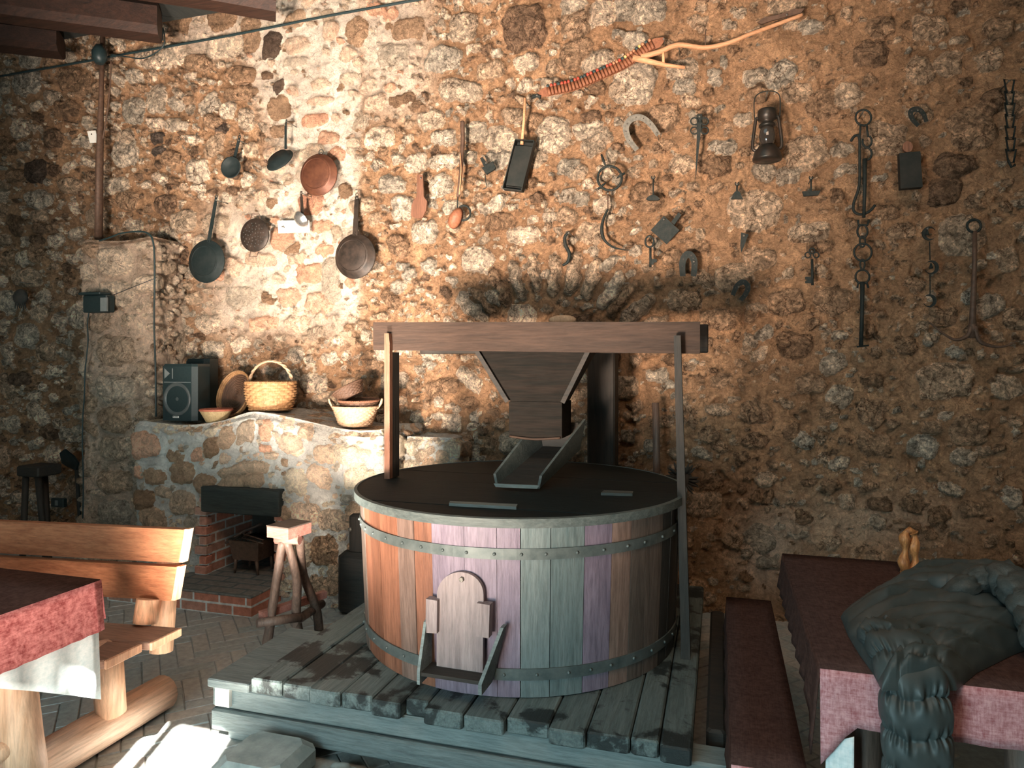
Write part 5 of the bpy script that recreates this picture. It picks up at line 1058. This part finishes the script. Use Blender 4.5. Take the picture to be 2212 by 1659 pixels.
for X_ in (SX, SX-2.4):
    MB().tube([(X_, 1.0, .08), (X_, 1.6, .08), (X_, 2.2, .08), (X_, 2.62, .078)], [.08, .08, .08, .078], 16, rough=.02).build('sleeper', M['logy'], r_)
    MB().tube([(X_+.03, 2.30, .14), (X_+.035, 2.27, .43)], [.058, .062], 14, rough=.02).build('bench_leg', M['log'], r_)
    MB().tube([(X_+.05, 2.55, .30), (X_+.05, 2.58, .60), (X_+.05, 2.62, .84)], .05, 12, rough=.02).build('back_post', M['log'], r_)
    MB().tube([(X_+.05, 2.46, .46), (X_+.05, 2.48, .56)], .052, 12).build('post_stub', M['log'], r_)
    MB().tube([(X_+.0, 1.92, .12), (X_-.02, 1.86, .46)], [.045, .045], 12, rough=.02).build('middle_leg', M['log'], r_)
    MB().tube([(X_+.05, 1.52, .48), (X_+.05, 1.9, .48), (X_+.03, 2.3, .40)], .05, 14, rough=.015).build('cross_log', M['logy'], r_)
lg0 = Dp(30, 1440, 2.40); lg1 = Dp(66, 1740, 2.40)
MB().tube([lg0+UP*.14, lg0, lg0.lerp(lg1, .5), lg1], [.062, .062, .063, .066], 16, rough=.015).build('table_leg', M['log'], r_)
q = Dp(-30, 1640, 2.3); q2 = Dp(50, 1600, 2.4); MB().tube([q, q2], .03, 12).build('brace', M['log'], r_)
TX = -2.19; TYF = 2.01; TYN = 1.2; TZ = .80
MB().box(-5.4, TX, TYN, TYF, TZ-.05, TZ-.004, .005).build('tabletop', M['bench'], r_)
def cloth(name, mat, rows, label, cat='tablecloth', thick=.004, parent=None):
    """rows: list of rows of points -> quad sheet with thickness"""
    mb = MB(); n = len(rows[0]); vs = [p for r in rows for p in r]; fs = [(i*n+k, i*n+k+1, (i+1)*n+k+1, (i+1)*n+k) for i in range(len(rows)-1) for k in range(n-1)]
    mb.add(vs, fs, True); o = mb.build(name, mat, parent)
    m = o.modifiers.new('thickness', 'SOLIDIFY'); m.thickness = thick; m.offset = 0
    if label: tag(o, label, cat)
    return o
def hangfn(p0, p1, drop, n, k, amp=.004, f=22, flare=.018, outv=Vector((1, 0, 0)), zend=None):
    rows = []
    for i in range(n+1):
        t = i/n; base = Vector(p0).lerp(Vector(p1), t); row = []
        for j in range(k+1):
            s_ = j/k; d = drop(t) if callable(drop) else drop; row.append(base-UP*(d*s_)+outv*(flare*s_+amp*s_*math.sin(f*t*3+.7)))
        rows.append(row)
    return rows
topc = [[(x, y, TZ+.002) for y in np.linspace(TYN-.02, TYF+.006, 6)] for x in (-5.4, -3.5, TX)]
rc = thing('red_tablecloth', 'rose-red woven cloth hanging over the end of the left table', 'tablecloth', (TX, 1.7, TZ))
cloth('cloth_top', M['cloth_shade'], [[Vector(p) for p in r] for r in topc], None, parent=rc)
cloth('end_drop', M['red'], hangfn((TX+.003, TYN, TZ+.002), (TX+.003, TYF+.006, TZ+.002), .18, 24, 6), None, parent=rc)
cloth('side_drop', M['red'], hangfn((TX+.003, TYF+.006, TZ+.002), (-5.4, TYF+.006, TZ+.002), .15, 24, 4, outv=Vector((0, 1, 0))), None, parent=rc)
wr = hangfn((TX-.008, TYN+.15, TZ-.055), (TX-.008, TYF+.0, TZ-.055), lambda t: .10+.28*max(0, (t-.2)/.8)**1.1, 20, 8, .008, 9, .012)
cloth('white_undercloth', M['linen'], wr, 'pale blue-white undercloth hanging below the red cloth of the left table')

# ------------------------------------------------------------------ right bench and table
b0 = G(1575, 1289, .45); b1 = G(1566, 1648, .45)
RB = thing('dining_bench', 'long low bench under a dark maroon cloth, right of the mill', 'bench', (.16, 2.8, 0)); bx0, bx1, by0, by1 = .03, .235, 2.09, 3.58
MB().box(bx0+.01, bx1-.01, by0+.01, by1-.01, .40, .443, .005).build('seat', M['seatwood'], RB)
for yy in (by0+.2, by1-.25): MB().box(bx0+.04, bx1-.04, yy, yy+.08, 0, .40, .006).build('leg', M['seatwood'], RB)
bcx = thing('bench_cover', 'maroon woven cloth covering the low right bench', 'cloth', (.15, 2.8, .45))
cloth('cover_top', M['cloth_shade'], [[Vector((x, y, .449)) for y in np.linspace(by0, by1, 12)] for x in (bx0, .1, .2, bx1)], None, parent=bcx)
cloth('front_drop', M['cloth_lit'], hangfn((bx0, by0, .449), (bx1, by0, .449), .12, 16, 4, outv=Vector((0, -1, 0)), flare=.01), None, parent=bcx)
cloth('side_drop', M['cloth_shade'], hangfn((bx0, by0, .449), (bx0, by1, .449), .11, 24, 4, outv=Vector((-1, 0, 0)), flare=.012, f=14), None, parent=bcx)
tx0, tx1, ty0, ty1, tz = .262, 2.1, 2.07, 3.27, .76
RTb = thing('dining_table', 'wooden table under dark maroon cloth in the right foreground', 'table', (1.2, 2.7, 0))
MB().box(tx0, tx1, ty0, ty1, tz-.05, tz-.004, .006).build('tabletop', M['seatwood'], RTb)
for px_, yy in ((1868, ty0+.09), (2225, ty0+.09)):
    xx = W(px_, 1600, yy).x; MB().tube([(xx, yy+.03, 0), (xx, yy+.02, tz-.05)], [.052, .05], 12, rough=.02).build('leg', M['branch'], RTb)
for xx in (.55, 1.8): MB().tube([(xx, ty1-.2, 0), (xx, ty1-.2, tz-.05)], .05, 12).build('leg', M['branch'], RTb)
MB().box(.5, 1.9, 2.6, 2.68, .12, .2, .01).build('stretcher', M['seatwood'], RTb)
tc_ = thing('maroon_tablecloth', 'maroon tablecloth with lit rose front drop on the right table', 'tablecloth', (1.2, 2.7, tz))
cloth('cloth_top', M['cloth_shade'], [[Vector((x, y, tz+.002)) for y in np.linspace(ty0, ty1, 14)] for x in np.linspace(tx0, tx1, 8)], None, parent=tc_)
cloth('front_drop', M['cloth_lit'], hangfn((tx0, ty0, tz+.002), (tx1, ty0, tz+.002), lambda t: .145+.11*max(0, 1-t*22), 60, 6, .004, 30, .012, Vector((0, -1, 0))), None, parent=tc_)
cloth('side_drop', M['cloth_shade'], hangfn((tx0, ty0, tz+.002), (tx0, ty1, tz+.002), lambda t: .13+.11*max(0, 1-t*9), 40, 6, .005, 20, .02, Vector((-1, 0, 0))), None, parent=tc_)
rows = hangfn((tx0+.015, ty0-.0, tz-.20), (tx0+.085, ty0-.004, tz-.17), lambda t: .30, 10, 10, .012, 9, .01, Vector((-.25, -1, 0)).normalized())
cloth('white_undercloth', M['linen'], rows, 'bright white undercloth corner below the right table cloth')
# amber figurine
fb = G(1965, 1240, tz); fb = Vector((fb.x, fb.y, tz+.004)); k = (fb-CO).dot(FW)/F; r_ = thing('carved_figure', 'small amber carved wooden figure of two twined stems on the right table', 'figurine', fb)
for s_ in (-1, 1): MB().tube(smoothpath([fb+RT*(s_*7*k), fb+RT*(s_*13*k)+UP*(25*k), fb+RT*(s_*9*k)+UP*(50*k), fb+RT*(s_*11*k)+UP*(75*k), fb+RT*(s_*7*k)+UP*(88*k)], 5), [.017+.006*math.sin(i*.6+s_) for i in range(21)], 9, rough=.05).build('stem', M['amber'], r_)
MB().tube([fb+UP*(84*k)-RT*(15*k), fb+UP*(93*k), fb+UP*(86*k)+RT*(16*k)], [.008, .014, .008], 8).build('crown', M['amber'], r_); MB().lathe([(.035, 0), (.033, .008), (.01, .012)], fb, UP, 16).build('base', M['amber'], r_)

# ------------------------------------------------------------------ jacket
def puffs(mb, P, R, period, amp, seg=28, flat=1.0, wr=.05, seed=1, upv=None):
    """quilted tube: P path, R radii, puff rings every 'period' metres"""
    q = np.random.RandomState(seed); P = smoothpath(P, 24); n = len(P); R = list(np.interp(np.linspace(0, 1, n), np.linspace(0, 1, len(R)), R)); L_ = 0; vs = []
    u = Vector(upv) if upv else UP; ph = q.rand(8)*6
    for i, p in enumerate(P):
        if i: L_ += (p-P[i-1]).length
        t = (P[min(i+1, n-1)]-P[max(i-1, 0)]).normalized(); u = (u-t*u.dot(t)).normalized(); w_ = t.cross(u); s_ = abs(math.sin(PI*L_/period))**.5
        for k_ in range(seg):
            a = 2*PI*k_/seg; wv_ = wr*(math.sin(a*5+ph[0]+L_*30)+math.sin(a*9+ph[1]-L_*55)+.8*math.sin(a*14+ph[2]+L_*20))*(.35+.65*(1-s_))
            rr = R[i]*(1-amp*(1-s_)+wv_*.5); vs.append(p+u*(math.cos(a)*rr*flat)+w_*(math.sin(a)*rr))
    mb.add(vs, [(i*seg+k_, i*seg+(k_+1) % seg, (i+1)*seg+(k_+1) % seg, (i+1)*seg+k_) for i in range(n-1) for k_ in range(seg)]+[tuple(range(seg)), tuple(range(n*seg-1, (n-1)*seg-1, -1))], True); return mb
jt = tz+.008
def J(px, py, h): g = G(px, py, tz+h); return g
r_ = thing('puffer_jacket', 'black quilted puffer jacket thrown over the right table, sleeve hanging down', 'jacket', (J(2000, 1400, .05)))
rowsP = [(1232, 2010, 2150), (1250, 1945, 2230), (1280, 1872, 2290), (1320, 1816, 2330), (1360, 1832, 2300), (1400, 1856, 2190), (1440, 1885, 2110), (1478, 1905, 2066)]
nr_, nc_ = 110, 90; py_ = np.linspace(1232, 1478, nr_); xl_ = np.interp(py_, [r[0] for r in rowsP], [r[1] for r in rowsP]); xr_ = np.interp(py_, [r[0] for r in rowsP], [r[2] for r in rowsP])
Sg, Tg = np.meshgrid(np.linspace(0, 1, nc_), np.linspace(0, 1, nr_)); wob = .03*vnoise(Sg*3, Tg*3, .5, 401)
edge_ = np.clip(np.minimum(Sg, 1-Sg)*5, 0, 1)**.5*np.clip(Tg*9, 0, 1)**.5*np.clip((1-Tg)*30+.55, 0, 1)**.5
ql = (Tg*1.0+.16*Sg+wob+.05*np.sin(Sg*5))*8.5; ridge = np.abs(np.sin(PI*ql))**.4
wrk = vnoise(Sg*4+wob*6, Tg*14, .5, 402)*.5+vnoise(Sg*9+Tg*3, Tg*9, .5, 403)*.5
rdg = np.clip(1-np.abs(vnoise(Sg*8+Tg*4, Tg*16+Sg*3, .9, 404))*2.2, 0, 1)**2
HJ = .105*edge_*(.62+.38*ridge)*(1+.12*wrk)*(1+.10*rdg*(.6+.4*np.sin(Sg*9)))*(.8+.35*np.sin(PI*Sg))*(1-.25*Tg)
vsj = []
for i in range(nr_):
    for k_ in range(nc_):
        g = G(xl_[i]+(xr_[i]-xl_[i])*Sg[i, k_], py_[i]+14, tz+.006); vsj.append(Vector((g.x, g.y, tz+.008+max(0, HJ[i, k_]))))
nb_ = len(vsj); vsj += [Vector((p.x, p.y, tz+.006)) for p in vsj]
fsj = [(i*nc_+k_, i*nc_+k_+1, (i+1)*nc_+k_+1, (i+1)*nc_+k_) for i in range(nr_-1) for k_ in range(nc_-1)]
bd_ = [k_ for k_ in range(nc_)]+[i*nc_+nc_-1 for i in range(1, nr_)]+[(nr_-1)*nc_+k_ for k_ in range(nc_-2, -1, -1)]+[i*nc_ for i in range(nr_-2, 0, -1)]
fsj += [(bd_[a], bd_[(a+1) % len(bd_)], bd_[(a+1) % len(bd_)]+nb_, bd_[a]+nb_) for a in range(len(bd_))]
MB().add(vsj, fsj, True).build('body', M['jacket'], r_)
e0 = G(1985, 1430, tz+.05); s0_ = Vector((e0.x, ty0-.055, tz-.02)); z_ = e0.copy()
sy_ = ty0-.075; sxl, sxr = W(1893, 1550, sy_).x, W(2064, 1550, sy_).x; scx = (sxl+sxr)/2; shw = (sxr-sxl)/2
path_ = smoothpath([Vector((scx-.01, ty0+.17, tz+.06)), Vector((scx-.005, ty0+.03, tz+.062)), Vector((scx, ty0-.045, tz+.015)), Vector((scx+.002, sy_, tz-.10)), Vector((scx+.008, sy_+.005, tz-.30)), Vector((scx+.015, sy_+.02, tz-.55))], 34)
seam_z = [tz+.4]; run = 0; LL = [0]
for a, b in zip(path_, path_[1:]): LL.append(LL[-1]+(b-a).length)
vs = []; SG = 120; gq = np.random.RandomState(77); gph = gq.rand(20)*6.28
def seamd(l): p = .088; k_ = l/p; return abs(math.sin(PI*k_)), int(k_+.5)
for i, p in enumerate(path_):
    t = (path_[min(i+1, len(path_)-1)]-path_[max(i-1, 0)]).normalized(); out_ = Vector((1, 0, 0)).cross(t).normalized()
    if out_.y > 0 and abs(t.z) > .5 or (abs(t.z) <= .5 and out_.z < 0): out_ = -out_
    for k_ in range(SG):
        a = 2*PI*k_/SG; sk = LL[i]+.008*math.sin(a*2+1)+.004*math.sin(a*5+2); sd, sn = seamd(sk); pf = sd**.42; gz = (1-sd)**1.5*sd**.35*2.2
        g_ = .0065*gz*(math.sin(a*17+gph[sn % 20])+.7*math.sin(a*29+gph[(sn+5) % 20]))+.003*math.sin(a*6+LL[i]*40)
        ca_, sa_ = math.cos(a), math.sin(a); ex = abs(ca_)**.8*(1 if ca_ > 0 else -1); ey = abs(sa_)**.8*(1 if sa_ > 0 else -1)
        w2 = (shw-.018*(1-pf))*(1-.12*i/len(path_)); d2 = .052-.02*(1-pf)
        vs.append(p+Vector((1, 0, 0))*(ex*(w2+g_*.4))+out_*(ey*(d2+g_)))
n = len(path_); mb = MB().add(vs, [(i*SG+k_, i*SG+(k_+1) % SG, (i+1)*SG+(k_+1) % SG, (i+1)*SG+k_) for i in range(n-1) for k_ in range(SG)]+[tuple(range(SG)), tuple(range(n*SG-1, (n-1)*SG-1, -1))], True); mb.build('sleeve', M['jacket'], r_)
mb = MB(); puffs(mb, [J(2010, 1300, .06), J(2075, 1272, .12), J(2130, 1250, .15), J(2190, 1265, .15), J(2240, 1330, .1), J(2250, 1400, .05)], [.01, .045, .06, .075, .07, .05], .07, .22, 28, .8, .2, 8); mb.build('hood', M['lining'], r_)
mb = MB(); puffs(mb, [J(1925, 1265, .07), J(1990, 1262, .09), J(2060, 1262, .11), J(2120, 1285, .10)], [.02, .045, .05, .008], .06, .16, 24, .8, .12, 9); mb.build('collar', M['jacket'], r_)
